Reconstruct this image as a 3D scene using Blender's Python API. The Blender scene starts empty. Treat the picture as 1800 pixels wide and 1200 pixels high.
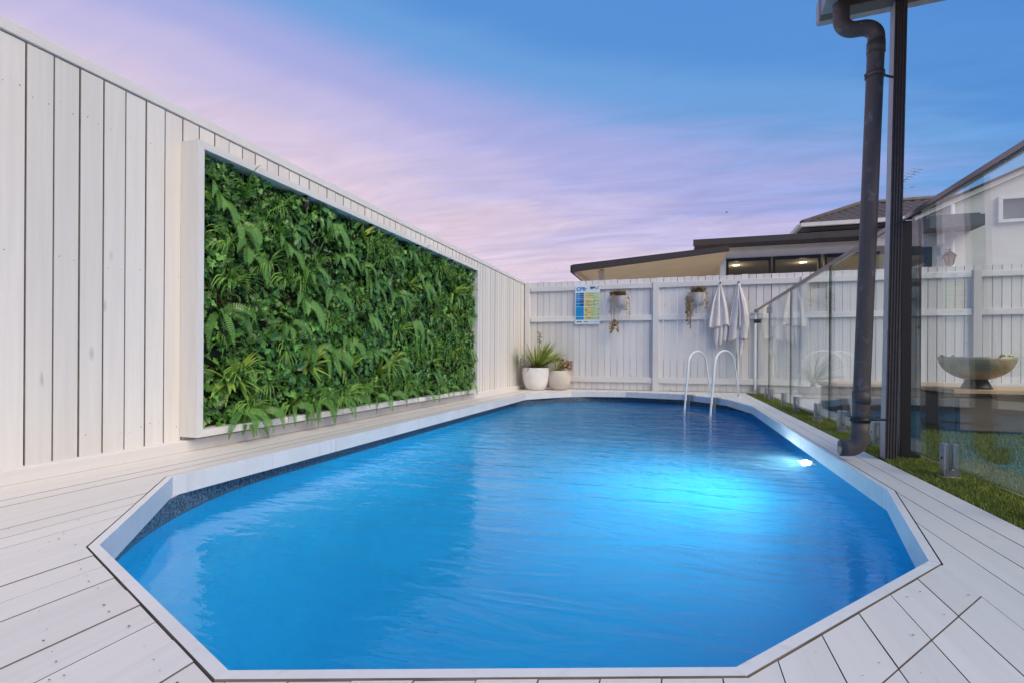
import bpy, bmesh, math, random
from mathutils import Vector, Matrix
from math import sin, cos, pi, radians, sqrt, atan2
random.seed(7)
S = bpy.context.scene
C = S.collection

# ------------------------------------------------------------------ camera
cam_d = bpy.data.cameras.new('camera')
cam = bpy.data.objects.new('camera', cam_d)
C.objects.link(cam)
cam_d.sensor_width = 36.0
cam_d.lens = 18.3
cam_d.shift_y = 30 / 1800
cam_d.clip_start = 0.02
cam_d.clip_end = 3000
cam.matrix_world = (Matrix.Translation((0, 0, 0.52)) @ Matrix.Rotation(0.307, 4, 'Z')
                    @ Matrix.Rotation(pi / 2, 4, 'X') @ Matrix.Rotation(0.0059, 4, 'Z'))
S.camera = cam

# ------------------------------------------------------------------ world: dusk sky, pink towards the set sun, blue away from it
W = bpy.data.worlds.new('World')
S.world = W
W.use_nodes = True
wn, wl = W.node_tree.nodes, W.node_tree.links
wn.clear()


def lin(r, g, b):
    f = lambda c: (c / 255 / 12.92) if c / 255 <= 0.04045 else ((c / 255 + 0.055) / 1.055) ** 2.4
    return (f(r), f(g), f(b), 1.0)


def wmath(op, a, b=None, clamp=False):
    n = wn.new('ShaderNodeMath')
    n.operation = op
    n.use_clamp = clamp
    for i, v in enumerate((a, b)):
        if v is None:
            continue
        if isinstance(v, (int, float)):
            n.inputs[i].default_value = v
        else:
            wl.new(v, n.inputs[i])
    return n.outputs[0]


tc = wn.new('ShaderNodeTexCoord')
sep = wn.new('ShaderNodeSeparateXYZ')
wl.new(tc.outputs['Generated'], sep.inputs[0])
dx, dy, dz = sep.outputs
SUNSET = radians(-75)
hx, hy = sin(SUNSET), cos(SUNSET)
hl = wmath('SQRT', wmath('MAXIMUM', wmath('ADD', wmath('MULTIPLY', dx, dx), wmath('MULTIPLY', dy, dy)), 1e-4))
sdot = wmath('DIVIDE', wmath('ADD', wmath('MULTIPLY', dx, hx), wmath('MULTIPLY', dy, hy)), hl)
elev = wmath('MULTIPLY', wmath('ARCSINE', dz), 180 / pi)
e0 = wmath('ADD', wmath('MULTIPLY', sdot, 27.0), -5.0)
wd = wmath('SUBTRACT', 28.0, wmath('MULTIPLY', wmath('ABSOLUTE', sdot), 15.0))
t_sky = wmath('DIVIDE', wmath('SUBTRACT', elev, e0), wd)
# streaky cloud sheet: project the view ray to a plane overhead
inv = wmath('DIVIDE', 1.0, wmath('ADD', wmath('MAXIMUM', dz, 0.0), 0.14))
comb = wn.new('ShaderNodeCombineXYZ')
wl.new(wmath('MULTIPLY', dx, inv), comb.inputs[0])
wl.new(wmath('MULTIPLY', dy, inv), comb.inputs[1])
mp = wn.new('ShaderNodeMapping')
mp.inputs['Rotation'].default_value = (0, 0, radians(28))
mp.inputs['Scale'].default_value = (0.55, 1.9, 1)
wl.new(comb.outputs[0], mp.inputs[0])
cn = wn.new('ShaderNodeTexNoise')
cn.inputs['Scale'].default_value = 1.5
cn.inputs['Detail'].default_value = 6
cn.inputs['Roughness'].default_value = 0.52
cn.inputs['Distortion'].default_value = 0.5
wl.new(mp.outputs[0], cn.inputs['Vector'])
cn2 = wn.new('ShaderNodeTexNoise')
cn2.inputs['Scale'].default_value = 3.4
cn2.inputs['Detail'].default_value = 8
cn2.inputs['Roughness'].default_value = 0.6
cn2.inputs['Distortion'].default_value = 1.6
wl.new(mp.outputs[0], cn2.inputs['Vector'])
# clouds thin out towards the zenith
cfade = wmath('SUBTRACT', 1.0, wmath('MULTIPLY', wmath('ADD', elev, -14.0), 1 / 15.0), True)
t_sky = wmath('ADD', t_sky, wmath('MULTIPLY', wmath('MULTIPLY', wmath('SUBTRACT', cn.outputs[0], 0.5), 0.95), wmath('ADD', wmath('MULTIPLY', cfade, 0.75), 0.25)))
ramp = wn.new('ShaderNodeValToRGB')
ramp.color_ramp.interpolation = 'EASE'
stops = [(0.0, (216, 200, 224)), (0.20, (224, 204, 222)), (0.30, (213, 198, 222)), (0.41, (194, 187, 226)), (0.50, (168, 172, 224)),
         (0.64, (108, 160, 220)), (0.72, (88, 145, 214)), (1.0, (70, 126, 206))]
el = ramp.color_ramp.elements
el[0].position, el[0].color = stops[0][0], lin(*stops[0][1])
el[1].position, el[1].color = stops[-1][0], lin(*stops[-1][1])
for p, c in stops[1:-1]:
    e = el.new(p)
    e.color = lin(*c)
wl.new(wmath('ADD', wmath('MULTIPLY', t_sky, 0.42), 0.22), ramp.inputs[0])
# faint lit and shaded streaks
streak = wmath('ADD', 1.0, wmath('MULTIPLY', wmath('MULTIPLY', wmath('SUBTRACT', cn2.outputs[0], 0.5), 0.55), cfade))
vm = wn.new('ShaderNodeVectorMath')
vm.operation = 'SCALE'
wl.new(ramp.outputs[0], vm.inputs[0])
wl.new(streak, vm.inputs['Scale'])
SUN_EL, SUN_AZ = radians(42), radians(120)
nis = wn.new('ShaderNodeTexSky')
nis.sky_type = 'NISHITA'
nis.sun_disc = False
nis.sun_elevation = SUN_EL
nis.sun_rotation = SUN_AZ
b1 = wn.new('ShaderNodeBackground')
wl.new(vm.outputs[0], b1.inputs[0])
b1.inputs[1].default_value = 0.60
b2 = wn.new('ShaderNodeBackground')
wl.new(nis.outputs[0], b2.inputs[0])
b2.inputs[1].default_value = 0.002
add = wn.new('ShaderNodeAddShader')
wl.new(b1.outputs[0], add.inputs[0])
wl.new(b2.outputs[0], add.inputs[1])
wo = wn.new('ShaderNodeOutputWorld')
wl.new(add.outputs[0], wo.inputs[0])

# ------------------------------------------------------------------ soft daylight
sun_d = bpy.data.lights.new('sun', 'SUN')
sun_d.energy = 1.95
sun_d.angle = radians(50)
sun_d.color = (1.0, 0.84, 0.58)
sun = bpy.data.objects.new('sun', sun_d)
C.objects.link(sun)
sdir = Vector((sin(SUN_AZ) * cos(SUN_EL), cos(SUN_AZ) * cos(SUN_EL), sin(SUN_EL)))
sun.rotation_euler = sdir.to_track_quat('Z', 'Y').to_euler()

S.view_settings.view_transform = 'Standard'
S.view_settings.look = 'None'
S.view_settings.exposure = 0.74
S.view_settings.gamma = 1.0
S.cycles.max_bounces = 28
S.cycles.diffuse_bounces = 10
S.cycles.glossy_bounces = 6
S.cycles.transmission_bounces = 20
S.cycles.volume_bounces = 2
S.cycles.transparent_max_bounces = 24
S.cycles.use_denoising = True
S.cycles.caustics_reflective = False


# ================================================================== helpers
class MB:
    def __init__(s):
        s.v, s.f, s.m, s.sm, s.t = [], [], [], [], []

    def face(s, idx, mi=0, smooth=False, tint=0.5):
        s.f.append(idx); s.m.append(mi); s.sm.append(smooth); s.t.append(tint)

    def poly(s, pts, mi=0, smooth=False, tint=0.5):
        b = len(s.v)
        s.v.extend([tuple(p) for p in pts])
        s.face(list(range(b, b + len(pts))), mi, smooth, tint)

    def box(s, x0, x1, y0, y1, z0, z1, mi=0, bev=0.0):
        if bev <= 0:
            b = len(s.v)
            s.v += [(x0, y0, z0), (x1, y0, z0), (x1, y1, z0), (x0, y1, z0), (x0, y0, z1), (x1, y0, z1), (x1, y1, z1), (x0, y1, z1)]
            for q in ((0, 3, 2, 1), (4, 5, 6, 7), (0, 1, 5, 4), (1, 2, 6, 5), (2, 3, 7, 6), (3, 0, 4, 7)):
                s.face([b + i for i in q], mi)
            return
        bm = bmesh.new()
        bmesh.ops.create_cube(bm, size=1, matrix=Matrix.Translation(((x0 + x1) / 2, (y0 + y1) / 2, (z0 + z1) / 2)) @ Matrix.Diagonal((x1 - x0, y1 - y0, z1 - z0, 1)))
        bmesh.ops.bevel(bm, geom=bm.edges[:], offset=bev, segments=1, affect='EDGES')
        s.add_bm(bm, mi)

    def add_bm(s, bm, mi=0, smooth=False):
        b = len(s.v)
        bm.verts.index_update()
        s.v += [tuple(v.co) for v in bm.verts]
        for f in bm.faces:
            s.face([b + v.index for v in f.verts], mi, smooth)
        bm.free()

    def prism(s, pts, z0, z1, mi=0):          # plan polygon (ccw), extruded upward
        b = len(s.v)
        n = len(pts)
        s.v += [(p[0], p[1], z0) for p in pts] + [(p[0], p[1], z1) for p in pts]
        s.face([b + n - 1 - i for i in range(n)], mi)
        s.face([b + n + i for i in range(n)], mi)
        for i in range(n):
            j = (i + 1) % n
            s.face([b + i, b + j, b + n + j, b + n + i], mi)

    def tube(s, pts, r, seg=12, mi=0, cap=True, smooth=True):
        pts = [Vector(p) for p in pts]
        n = len(pts)
        rr = r if isinstance(r, (list, tuple)) else [r] * n
        t0 = (pts[1] - pts[0]).normalized()
        up = Vector((0, 0, 1)) if abs(t0.z) < 0.9 else Vector((1, 0, 0))
        u = t0.cross(up).normalized()
        b = len(s.v)
        for i, p in enumerate(pts):
            t = (pts[min(i + 1, n - 1)] - pts[max(i - 1, 0)]).normalized()
            u = (u - t * u.dot(t)).normalized()
            w = t.cross(u)
            for k in range(seg):
                a = 2 * pi * k / seg
                s.v.append(tuple(p + (u * cos(a) + w * sin(a)) * rr[i]))
        for i in range(n - 1):
            for k in range(seg):
                k2 = (k + 1) % seg
                s.face([b + i * seg + k, b + i * seg + k2, b + (i + 1) * seg + k2, b + (i + 1) * seg + k], mi, smooth)
        if cap:
            s.face([b + seg - 1 - k for k in range(seg)], mi)
            s.face([b + (n - 1) * seg + k for k in range(seg)], mi)

    def lathe(s, prof, c=(0, 0, 0), seg=40, mi=0, smooth=True):
        b = len(s.v)
        for r, z in prof:
            for k in range(seg):
                a = 2 * pi * k / seg
                s.v.append((c[0] + r * cos(a), c[1] + r * sin(a), c[2] + z))
        for i in range(len(prof) - 1):
            for k in range(seg):
                k2 = (k + 1) % seg
                s.face([b + i * seg + k, b + i * seg + k2, b + (i + 1) * seg + k2, b + (i + 1) * seg + k], mi, smooth)

    def edge_faces(s, axis, mi):               # faces that look along an axis take another material
        for i, f in enumerate(s.f):
            a, b, c = (Vector(s.v[k]) for k in f[:3])
            n = (b - a).cross(c - a)
            if n.length > 0 and abs(n[axis]) / n.length > 0.6: s.m[i] = mi
        return s

    def mesh(s, name, mats):
        me = bpy.data.meshes.new(name)
        me.from_pydata(s.v, [], s.f)
        for m in (mats if isinstance(mats, (list, tuple)) else [mats]):
            me.materials.append(m)
        me.polygons.foreach_set('material_index', s.m)
        me.polygons.foreach_set('use_smooth', s.sm)
        at = me.attributes.new('tint', 'FLOAT', 'FACE')
        at.data.foreach_set('value', s.t)
        me.update()
        return me

    def build(s, name, mats, parent=None):
        return obj(name, s.mesh(name, mats), parent)


def obj(name, me, parent=None, loc=None, rot=None):
    o = bpy.data.objects.new(name, me)
    C.objects.link(o)
    if parent:
        o.parent = parent
    if loc is not None:
        o.location = loc
    if rot is not None:
        o.rotation_euler = rot
    return o


def tag(o, label=None, cat=None, group=None, kind=None):
    if label: o['label'] = label
    if cat: o['category'] = cat
    if group: o['group'] = group
    if kind: o['kind'] = kind
    return o


def thing(name, loc, label, cat, group=None, rz=0):
    o = bpy.data.objects.new(name, None)
    o.empty_display_size = 0.1
    C.objects.link(o)
    o.location = loc
    o.rotation_euler = (0, 0, rz)
    return tag(o, label, cat, group)


def local(mb, loc):                            # shift world-built geometry into its thing's frame
    mb.v = [(x - loc[0], y - loc[1], z - loc[2]) for x, y, z in mb.v]
    return mb


def rnd(a, b):
    return random.uniform(a, b)


def clip(poly, a, b, c):                       # keep a*x+b*y>=c
    out = []
    n = len(poly)
    for i in range(n):
        p, q = poly[i], poly[(i + 1) % n]
        dp, dq = a * p[0] + b * p[1] - c, a * q[0] + b * q[1] - c
        if dp >= 0:
            out.append(p)
        if (dp > 0 > dq) or (dp < 0 < dq):
            t = dp / (dp - dq)
            out.append((p[0] + (q[0] - p[0]) * t, p[1] + (q[1] - p[1]) * t))
    return out


# ================================================================== materials
class NT:
    def __init__(s, name):
        s.m = bpy.data.materials.new(name)
        s.m.use_nodes = True
        s.n, s.l = s.m.node_tree.nodes, s.m.node_tree.links
        s.b = s.n['Principled BSDF']
        s.out = s.n['Material Output']

    def new(s, t, **kw):
        n = s.n.new(t)
        for k, v in kw.items():
            setattr(n, k, v)
        return n

    def set(s, n, **kw):
        for k, v in kw.items():
            n.inputs[k.replace('_', ' ')].default_value = v
        return n

    def math(s, op, a, b=None, clamp=False):
        n = s.n.new('ShaderNodeMath')
        n.operation = op
        n.use_clamp = clamp
        for i, v in enumerate((a, b)):
            if v is None: continue
            if isinstance(v, (int, float)): n.inputs[i].default_value = v
            else: s.l.new(v, n.inputs[i])
        return n.outputs[0]

    def noise(s, vec, scale, detail=4, rough=0.55, dist=0.0):
        n = s.n.new('ShaderNodeTexNoise')
        s.set(n, Scale=scale, Detail=detail, Roughness=rough, Distortion=dist)
        if vec is not None: s.l.new(vec, n.inputs['Vector'])
        return n.outputs[0]

    def mapping(s, vec, scale=(1, 1, 1), rot=(0, 0, 0)):
        n = s.n.new('ShaderNodeMapping')
        n.inputs['Scale'].default_value = scale
        n.inputs['Rotation'].default_value = rot
        s.l.new(vec, n.inputs[0])
        return n.outputs[0]

    def ramp(s, fac, stops):
        n = s.n.new('ShaderNodeValToRGB')
        e = n.color_ramp.elements
        e[0].position, e[0].color = stops[0][0], (*stops[0][1], 1)
        e[1].position, e[1].color = stops[-1][0], (*stops[-1][1], 1)
        for p, c in stops[1:-1]:
            x = e.new(p); x.color = (*c, 1)
        s.l.new(fac, n.inputs[0])
        return n.outputs[0]

    def mix(s, fac, a, b, blend='MIX'):
        n = s.n.new('ShaderNodeMix')
        n.data_type = 'RGBA'
        n.blend_type = blend
        for sock, v in ((n.inputs[0], fac), (n.inputs[6], a), (n.inputs[7], b)):
            if isinstance(v, (int, float)): sock.default_value = v
            elif isinstance(v, tuple): sock.default_value = (*v, 1) if len(v) == 3 else v
            else: s.l.new(v, sock)
        return n.outputs[2]

    def coord(s, which='Object', randomize=False):
        t = s.n.new('ShaderNodeTexCoord').outputs[which]
        if not randomize: return t
        oi = s.n.new('ShaderNodeObjectInfo')
        v = s.n.new('ShaderNodeVectorMath'); v.operation = 'ADD'
        c = s.n.new('ShaderNodeCombineXYZ')
        s.l.new(s.math('MULTIPLY', oi.outputs['Random'], 37.0), c.inputs[0])
        s.l.new(s.math('MULTIPLY', oi.outputs['Random'], 91.0), c.inputs[1])
        s.l.new(s.math('MULTIPLY', oi.outputs['Random'], 61.0), c.inputs[2])
        s.l.new(t, v.inputs[0]); s.l.new(c.outputs[0], v.inputs[1])
        return v.outputs[0]

    def bump(s, h, strength=0.3, dist=0.01):
        n = s.n.new('ShaderNodeBump')
        n.inputs['Strength'].default_value = strength
        n.inputs['Distance'].default_value = dist
        s.l.new(h, n.inputs['Height'])
        s.l.new(n.outputs[0], s.b.inputs['Normal'])


def M_plain(name, col, rough=0.6, metal=0.0, var=0.12, scale=12, bump=0.1, rnd_obj=False):
    t = NT(name)
    co = t.coord('Object', rnd_obj)
    n = t.noise(co, scale, 5)
    lo = tuple(max(0, c * (1 - var)) for c in col)
    hi = tuple(min(1, c * (1 + var)) for c in col)
    t.l.new(t.ramp(n, [(0.3, lo), (0.7, hi)]), t.b.inputs['Base Color'])
    t.b.inputs['Roughness'].default_value = rough
    t.b.inputs['Metallic'].default_value = metal
    if bump: t.bump(t.noise(co, scale * 6, 3), bump, 0.004)
    return t.m


def M_wood(name, col, grain_axis, dirt=(0.42, 0.36, 0.30), dirt_amt=0.35, knots=0.5, rough=0.62, vary=0.1):
    """painted timber: faint grain, filled knots, thin stains"""
    t = NT(name)
    co = t.coord('Object', True)
    sc = [34, 34, 34]; sc[grain_axis] = 1.6
    g = t.noise(t.mapping(co, tuple(sc)), 1.0, 6, 0.6, 0.6)
    blot = t.noise(co, 2.3, 4)
    oi = t.n.new('ShaderNodeObjectInfo')
    base = t.ramp(g, [(0.25, tuple(c * 0.935 for c in col)), (0.75, tuple(min(1, c * 1.04) for c in col))])
    val = t.math('ADD', 1 - vary / 2, t.math('MULTIPLY', oi.outputs['Random'], vary))
    hs = t.n.new('ShaderNodeHueSaturation')
    t.l.new(base, hs.inputs['Color']); t.l.new(val, hs.inputs['Value'])
    c1 = hs.outputs[0]
    # stains
    st = t.math('MULTIPLY', t.math('SUBTRACT', blot, 0.52, True), 2.4 * dirt_amt, True)
    c1 = t.mix(st, c1, tuple(c * d * 1.55 for c, d in zip(col, (0.62, 0.57, 0.52))))
    # knots
    ks = [7.5, 7.5, 7.5]; ks[grain_axis] = 2.6
    vo = t.n.new('ShaderNodeTexVoronoi')
    vo.inputs['Scale'].default_value = 1.0
    t.l.new(t.mapping(co, tuple(ks)), vo.inputs['Vector'])
    k = t.math('SUBTRACT', 1.0, t.math('MULTIPLY', vo.outputs['Distance'], 9.0), True)
    sel = t.math('GREATER_THAN', t.noise(co, 3.1, 0), 0.55)
    k = t.math('MULTIPLY', t.math('MULTIPLY', k, sel), knots)
    c1 = t.mix(k, c1, tuple(c * 0.62 for c in dirt))
    t.l.new(c1, t.b.inputs['Base Color'])
    t.b.inputs['Roughness'].default_value = rough
    t.bump(t.math('ADD', g, t.math('MULTIPLY', k, 2.0)), 0.22, 0.004)
    return t.m


def M_leaf(name, dark, light, rough=0.45, trans=0.2):
    t = NT(name)
    at = t.new('ShaderNodeAttribute', attribute_name='tint')
    co = t.coord('Object', True)
    oi = t.n.new('ShaderNodeObjectInfo')
    f = t.math('ADD', t.math('MULTIPLY', at.outputs['Fac'], 0.75), t.math('MULTIPLY', t.noise(co, 9, 2), 0.25))
    f = t.math('ADD', t.math('MULTIPLY', f, 0.85), t.math('MULTIPLY', oi.outputs['Random'], 0.15))
    col = t.ramp(f, [(0.08, dark), (0.55, tuple((a + b) / 2 for a, b in zip(dark, light))), (0.95, light)])
    t.l.new(col, t.b.inputs['Base Color'])
    t.b.inputs['Roughness'].default_value = rough
    tr = t.n.new('ShaderNodeBsdfTranslucent')
    t.l.new(col, tr.inputs[0])
    mx = t.n.new('ShaderNodeMixShader')
    mx.inputs[0].default_value = trans
    t.l.new(t.b.outputs[0], mx.inputs[1]); t.l.new(tr.outputs[0], mx.inputs[2])
    t.l.new(mx.outputs[0], t.out.inputs[0])
    return t.m


def clear_surface(t, tint, ior, rough=0.0, normal=None, gain=1.0, spec=(1, 1, 1)):
    """see-through sheet: Fresnel mirror over straight transmission, same from both sides"""
    geo = t.n.new('ShaderNodeNewGeometry')
    fr = t.n.new('ShaderNodeFresnel')
    iorv = t.math('ADD', ior, t.math('MULTIPLY', geo.outputs['Backfacing'], 1 / ior - ior))
    t.l.new(iorv, fr.inputs['IOR'])
    gl = t.n.new('ShaderNodeBsdfGlossy')
    gl.inputs['Roughness'].default_value = rough
    gl.inputs['Color'].default_value = (*spec, 1)
    tr = t.n.new('ShaderNodeBsdfTransparent')
    if isinstance(tint, tuple): tr.inputs[0].default_value = (*tint, 1)
    else: t.l.new(tint, tr.inputs[0])
    if normal is not None:
        t.l.new(normal, fr.inputs['Normal']); t.l.new(normal, gl.inputs['Normal'])
    mx = t.n.new('ShaderNodeMixShader')
    t.l.new(t.math('MULTIPLY', fr.outputs[0], gain, True), mx.inputs[0])
    t.l.new(tr.outputs[0], mx.inputs[1]); t.l.new(gl.outputs[0], mx.inputs[2])
    t.l.new(mx.outputs[0], t.out.inputs[0])
    t.n.remove(t.b)
    return mx


def M_glass(name, tint=(0.93, 0.975, 0.96), ior=1.5, gain=1.0):
    t = NT(name)
    clear_surface(t, tint, ior, 0.0, None, gain)
    return t.m


def M_emit(name, col, strength):
    t = NT(name)
    t.b.inputs['Base Color'].default_value = (*col, 1)
    t.b.inputs['Emission Color'].default_value = (*col, 1)
    t.b.inputs['Emission Strength'].default_value = strength
    return t.m


WHITE = (0.73, 0.70, 0.665)
m_fence_l = M_wood('painted_pine_warm', WHITE, 2, knots=0.6, dirt_amt=0.5, vary=0.13)
m_fence_b = M_wood('painted_paling', (0.71, 0.685, 0.665), 2, dirt_amt=0.55, knots=0.5, vary=0.16)
m_rail_b = M_wood('painted_rail', (0.73, 0.705, 0.685), 0, knots=0.25)
m_frame = M_wood('painted_frame', (0.73, 0.71, 0.69), 1, knots=0.1, dirt_amt=0.3)
m_deck = M_wood('painted_decking', (0.72, 0.69, 0.66), 1, knots=0.18, dirt_amt=0.25, rough=0.5, vary=0.07)
t = NT('coping_paint')
co = t.coord('Object', True)
run = t.noise(t.mapping(co, (26, 26, 1.2)), 1.0, 4, 0.6)
sc_n = t.noise(co, 3.2, 5, 0.62)
fine = t.noise(co, 60, 3)
cb = t.ramp(sc_n, [(0.3, (0.66, 0.655, 0.655)), (0.65, (0.75, 0.745, 0.75))])
cb = t.mix(t.math('MULTIPLY', t.math('SUBTRACT', run, 0.56, True), 2.2, True), cb, (0.50, 0.47, 0.42))
cb = t.mix(t.math('MULTIPLY', t.math('GREATER_THAN', fine, 0.72), 0.35), cb, (0.42, 0.40, 0.37))
t.l.new(cb, t.b.inputs['Base Color'])
t.b.inputs['Roughness'].default_value = 0.48
t.bump(t.math('ADD', sc_n, t.math('MULTIPLY', fine, 0.15)), 0.12, 0.006)
m_cope = t.m
m_gap_shade = M_plain('board_gap_shade', (0.20, 0.17, 0.15), 0.9, var=0.3, scale=9)  # brown board sides, darkened so the gaps read as shade
m_gap_shade2 = M_plain('paling_gap_shade', (0.30, 0.28, 0.27), 0.9, var=0.3, scale=9)  # paling sides darkened so the joints read as shadow lines
m_nail = M_plain('nail_rust', (0.09, 0.075, 0.06), 0.7, bump=0)
m_soil = M_plain('soil', (0.07, 0.06, 0.05), 0.95, var=0.4, scale=5)
m_black = M_plain('black_metal', (0.015, 0.014, 0.014), 0.45, bump=0.05)
m_bronze = M_plain('bronze_powdercoat', (0.020, 0.016, 0.014), 0.42, var=0.1, scale=300, bump=0.25)
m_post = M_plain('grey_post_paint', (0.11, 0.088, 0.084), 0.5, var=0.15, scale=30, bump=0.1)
m_postface = M_plain('post_side_lit', (0.42, 0.36, 0.35), 0.45, var=0.1, scale=20)  # paler post grey, with the light on its left face in the colour
m_pipe = None
m_steel = M_plain('brushed_steel', (0.42, 0.41, 0.42), 0.35, 0.9, var=0.1, scale=40)
m_chrome = M_plain('satin_rail', (0.20, 0.18, 0.17), 0.3, 0.9, var=0.1, scale=30, bump=0.03)
m_whitepl = M_plain('white_plastic', (0.76, 0.79, 0.80), 0.35, var=0.04, bump=0.02)
m_tan = M_plain('tan_cap', (0.45, 0.31, 0.17), 0.7)
m_glass = M_glass('pool_fence_glass', (0.945, 0.985, 0.965), 1.42)
m_wglass = M_glass('window_glass', (0.8, 0.8, 0.76), 1.5, 0.5)
m_edge = M_plain('glass_edge', (0.012, 0.05, 0.04), 0.15, bump=0)

t = NT('painted_downpipe')
co = t.coord('Object')
n = t.noise(co, 9, 6, 0.65, 0.4)
n2 = t.noise(t.mapping(co, (30, 30, 4)), 1.0, 5)
wear = t.math('MULTIPLY', t.math('SUBTRACT', n, 0.56, True), t.math('MULTIPLY', n2, 7.0), True)
t.l.new(t.mix(wear, t.ramp(n2, [(0.3, (0.078, 0.062, 0.060)), (0.7, (0.115, 0.094, 0.090))]), (0.34, 0.32, 0.30)), t.b.inputs['Base Color'])
t.b.inputs['Roughness'].default_value = 0.55
t.bump(n2, 0.1, 0.003)
m_pipe = t.m

# ------------------------------------------------------------------ measured layout (metres)
FX, BY = -2.6, 8.95                             # left fence face, back fence face
POOL = [(-2.085, 1.71), (-1.516, 1.026), (-0.706, 0.682), (0.097, 0.955), (0.628, 1.622), (0.812, 2.466),
        (0.812, 6.40), (0.627, 7.45), (0.085, 8.28), (-0.78, 8.52), (-1.62, 8.30), (-2.13, 7.40)]   # rim, counter-clockwise
WATER_Z = -0.165


def offset_poly(P, d):
    n = len(P); out = []
    for i in range(n):
        a, b, c = Vector(P[i - 1]), Vector(P[i]), Vector(P[(i + 1) % n])
        e1, e2 = (b - a).normalized(), (c - b).normalized()
        n1, n2 = Vector((e1.y, -e1.x)), Vector((e2.y, -e2.x))
        m = (n1 + n2).normalized()
        out.append(tuple(b + m * (d / max(0.3, m.dot(n1)))))
    return out


RIM = offset_poly(POOL, 0.024)
CUT = offset_poly(POOL, 0.0292)


def cut_range(x):                               # y-range of the deck cut-out at x
    ys = []
    n = len(CUT)
    for i in range(n):
        p, q = CUT[i], CUT[(i + 1) % n]
        if (p[0] - x) * (q[0] - x) <= 0 and p[0] != q[0]:
            ys.append(p[1] + (q[1] - p[1]) * (x - p[0]) / (q[0] - p[0]))
    return (min(ys), max(ys)) if ys else None


# ================================================================== setting: ground, deck, lawn, paving
mb = MB()
hx0, hx1, hy0, hy1 = -2.42, 1.0, 0.5, 8.8
for x0, x1, y0, y1 in ((-400, hx0, -400, 900), (hx1, 400, -400, 900), (hx0, hx1, -400, hy0), (hx0, hx1, hy1, 900)):
    mb.poly([(x0, y0, -0.045), (x1, y0, -0.045), (x1, y1, -0.045), (x0, y1, -0.045)])
tag(mb.build('ground', M_plain('bare_ground', (0.30, 0.27, 0.23), 0.9, var=0.2, scale=2)), kind='structure')

deck = thing('deck', (0, 0, 0), None, None)
deck['kind'] = 'structure'
GX0, PITCH, GAP = 0.0745, 0.0953, 0.0023
nails = MB()


def nail(x, y):
    a0 = rnd(0, 6)
    r = rnd(0.0009, 0.0026)
    nails.poly([(x + r * 1.25 * cos(a0 + k * pi / 4), y + r * cos(0.4) * sin(a0 + k * pi / 4), 0.0032) for k in range(8)])


def deck_board(poly):
    if len(poly) < 3: return
    m = MB()
    dz_ = rnd(-0.0012, 0.0012)
    m.prism(poly, -0.022 + dz_, dz_)
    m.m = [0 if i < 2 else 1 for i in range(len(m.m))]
    m.build('board', [m_deck, m_gap_shade], deck)


XL, XR = -2.555, 1.03
YN, YF = -1.2, 8.93
k0 = math.floor((XL - GX0) / PITCH)
for k in range(k0, math.ceil((XR - GX0) / PITCH)):
    a, b = max(XL, GX0 + k * PITCH + GAP / 2), min(XR, GX0 + (k + 1) * PITCH - GAP / 2)
    if b - a < 0.02: continue
    cx0, cx1 = min(p[0] for p in CUT), max(p[0] for p in CUT)
    xs = sorted([a, b] + [p[0] for p in CUT if a < p[0] < b] + [x for x in (cx0 + 1e-4, cx1 - 1e-4) if a < x < b])
    rs = [(x, cut_range(x)) for x in xs]
    if all(r is None for _, r in rs):
        cuts = [YN, rnd(2.0, 3.6), rnd(5.2, 6.6), YF]
        for y0, y1 in zip(cuts, cuts[1:]):
            deck_board([(a, y0), (b, y0), (b, y1 - 0.002), (a, y1 - 0.002)])
    elif any(r is None for _, r in rs):
        # the board that the straight side only grazes: notch it
        good = [(x, r) for x, r in rs if r]
        lo, hi = min(r[0] for _, r in good), max(r[1] for _, r in good)
        if good[0][0] > a + 1e-6:
            kx = good[0][0] - 0.0005
            deck_board([(a, YN), (b, YN)] + [(x, r[0]) for x, r in reversed(good)] + [(kx, lo), (kx, hi)] + [(x, r[1]) for x, r in good] + [(b, YF), (a, YF)])
        else:
            kx = good[-1][0] + 0.0005
            deck_board([(a, YN), (b, YN), (b, YF), (a, YF)] + [(x, r[1]) for x, r in good] + [(kx, hi), (kx, lo)] + [(x, r[0]) for x, r in reversed(good)])
    else:
        near = [(a, YN), (b, YN)] + [(x, r[0]) for x, r in reversed(rs)]
        far = [(x, r[1]) for x, r in rs] + [(b, YF), (a, YF)]
        if 0.3 < (a + b) / 2 < 0.63:            # diagonal butt joint in the near right corner
            s_ = 1.32; c_ = 1.044 - 0.365 * s_
            deck_board(clip(near, -s_, 1, c_ + 0.002))
            deck_board(clip(near, s_, -1, -c_ + 0.002))
        else:
            deck_board(near)
        deck_board(far)
    # nail heads in rows along the joists and beside the rim
    for j in range(-2, 20):
        y = 0.1 + j * 0.46
        for fx in (0.25, 0.75):
            x = a + (b - a) * fx
            r = cut_range(x)
            if r and r[0] - 0.08 < y < r[1] + 0.08: continue
            if random.random() < 0.22: nail(x + rnd(-.006, .006), y + rnd(-.012, .012))
    for fx in (0.3, 0.72):
        x = a + (b - a) * fx
        r = cut_range(x)
        if r:
            for d in (0.05, 0.16):
                if random.random() < 0.5: nail(x, r[0] - d + rnd(-.01, .01))
            nail(x, r[1] + 0.06)
tag(nails.build('nail_heads', m_nail, deck), kind='stuff')
mu = MB()
for x0_, x1_, y0_, y1_ in ((XL, -2.13, YN, YF), (0.86, XR, YN, YF), (-2.13, 0.86, YN, 0.6), (-2.13, 0.86, 8.6, YF)):
    mu.poly([(x0_, y0_, -0.034), (x1_, y0_, -0.034), (x1_, y1_, -0.034), (x0_, y1_, -0.034)])
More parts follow.
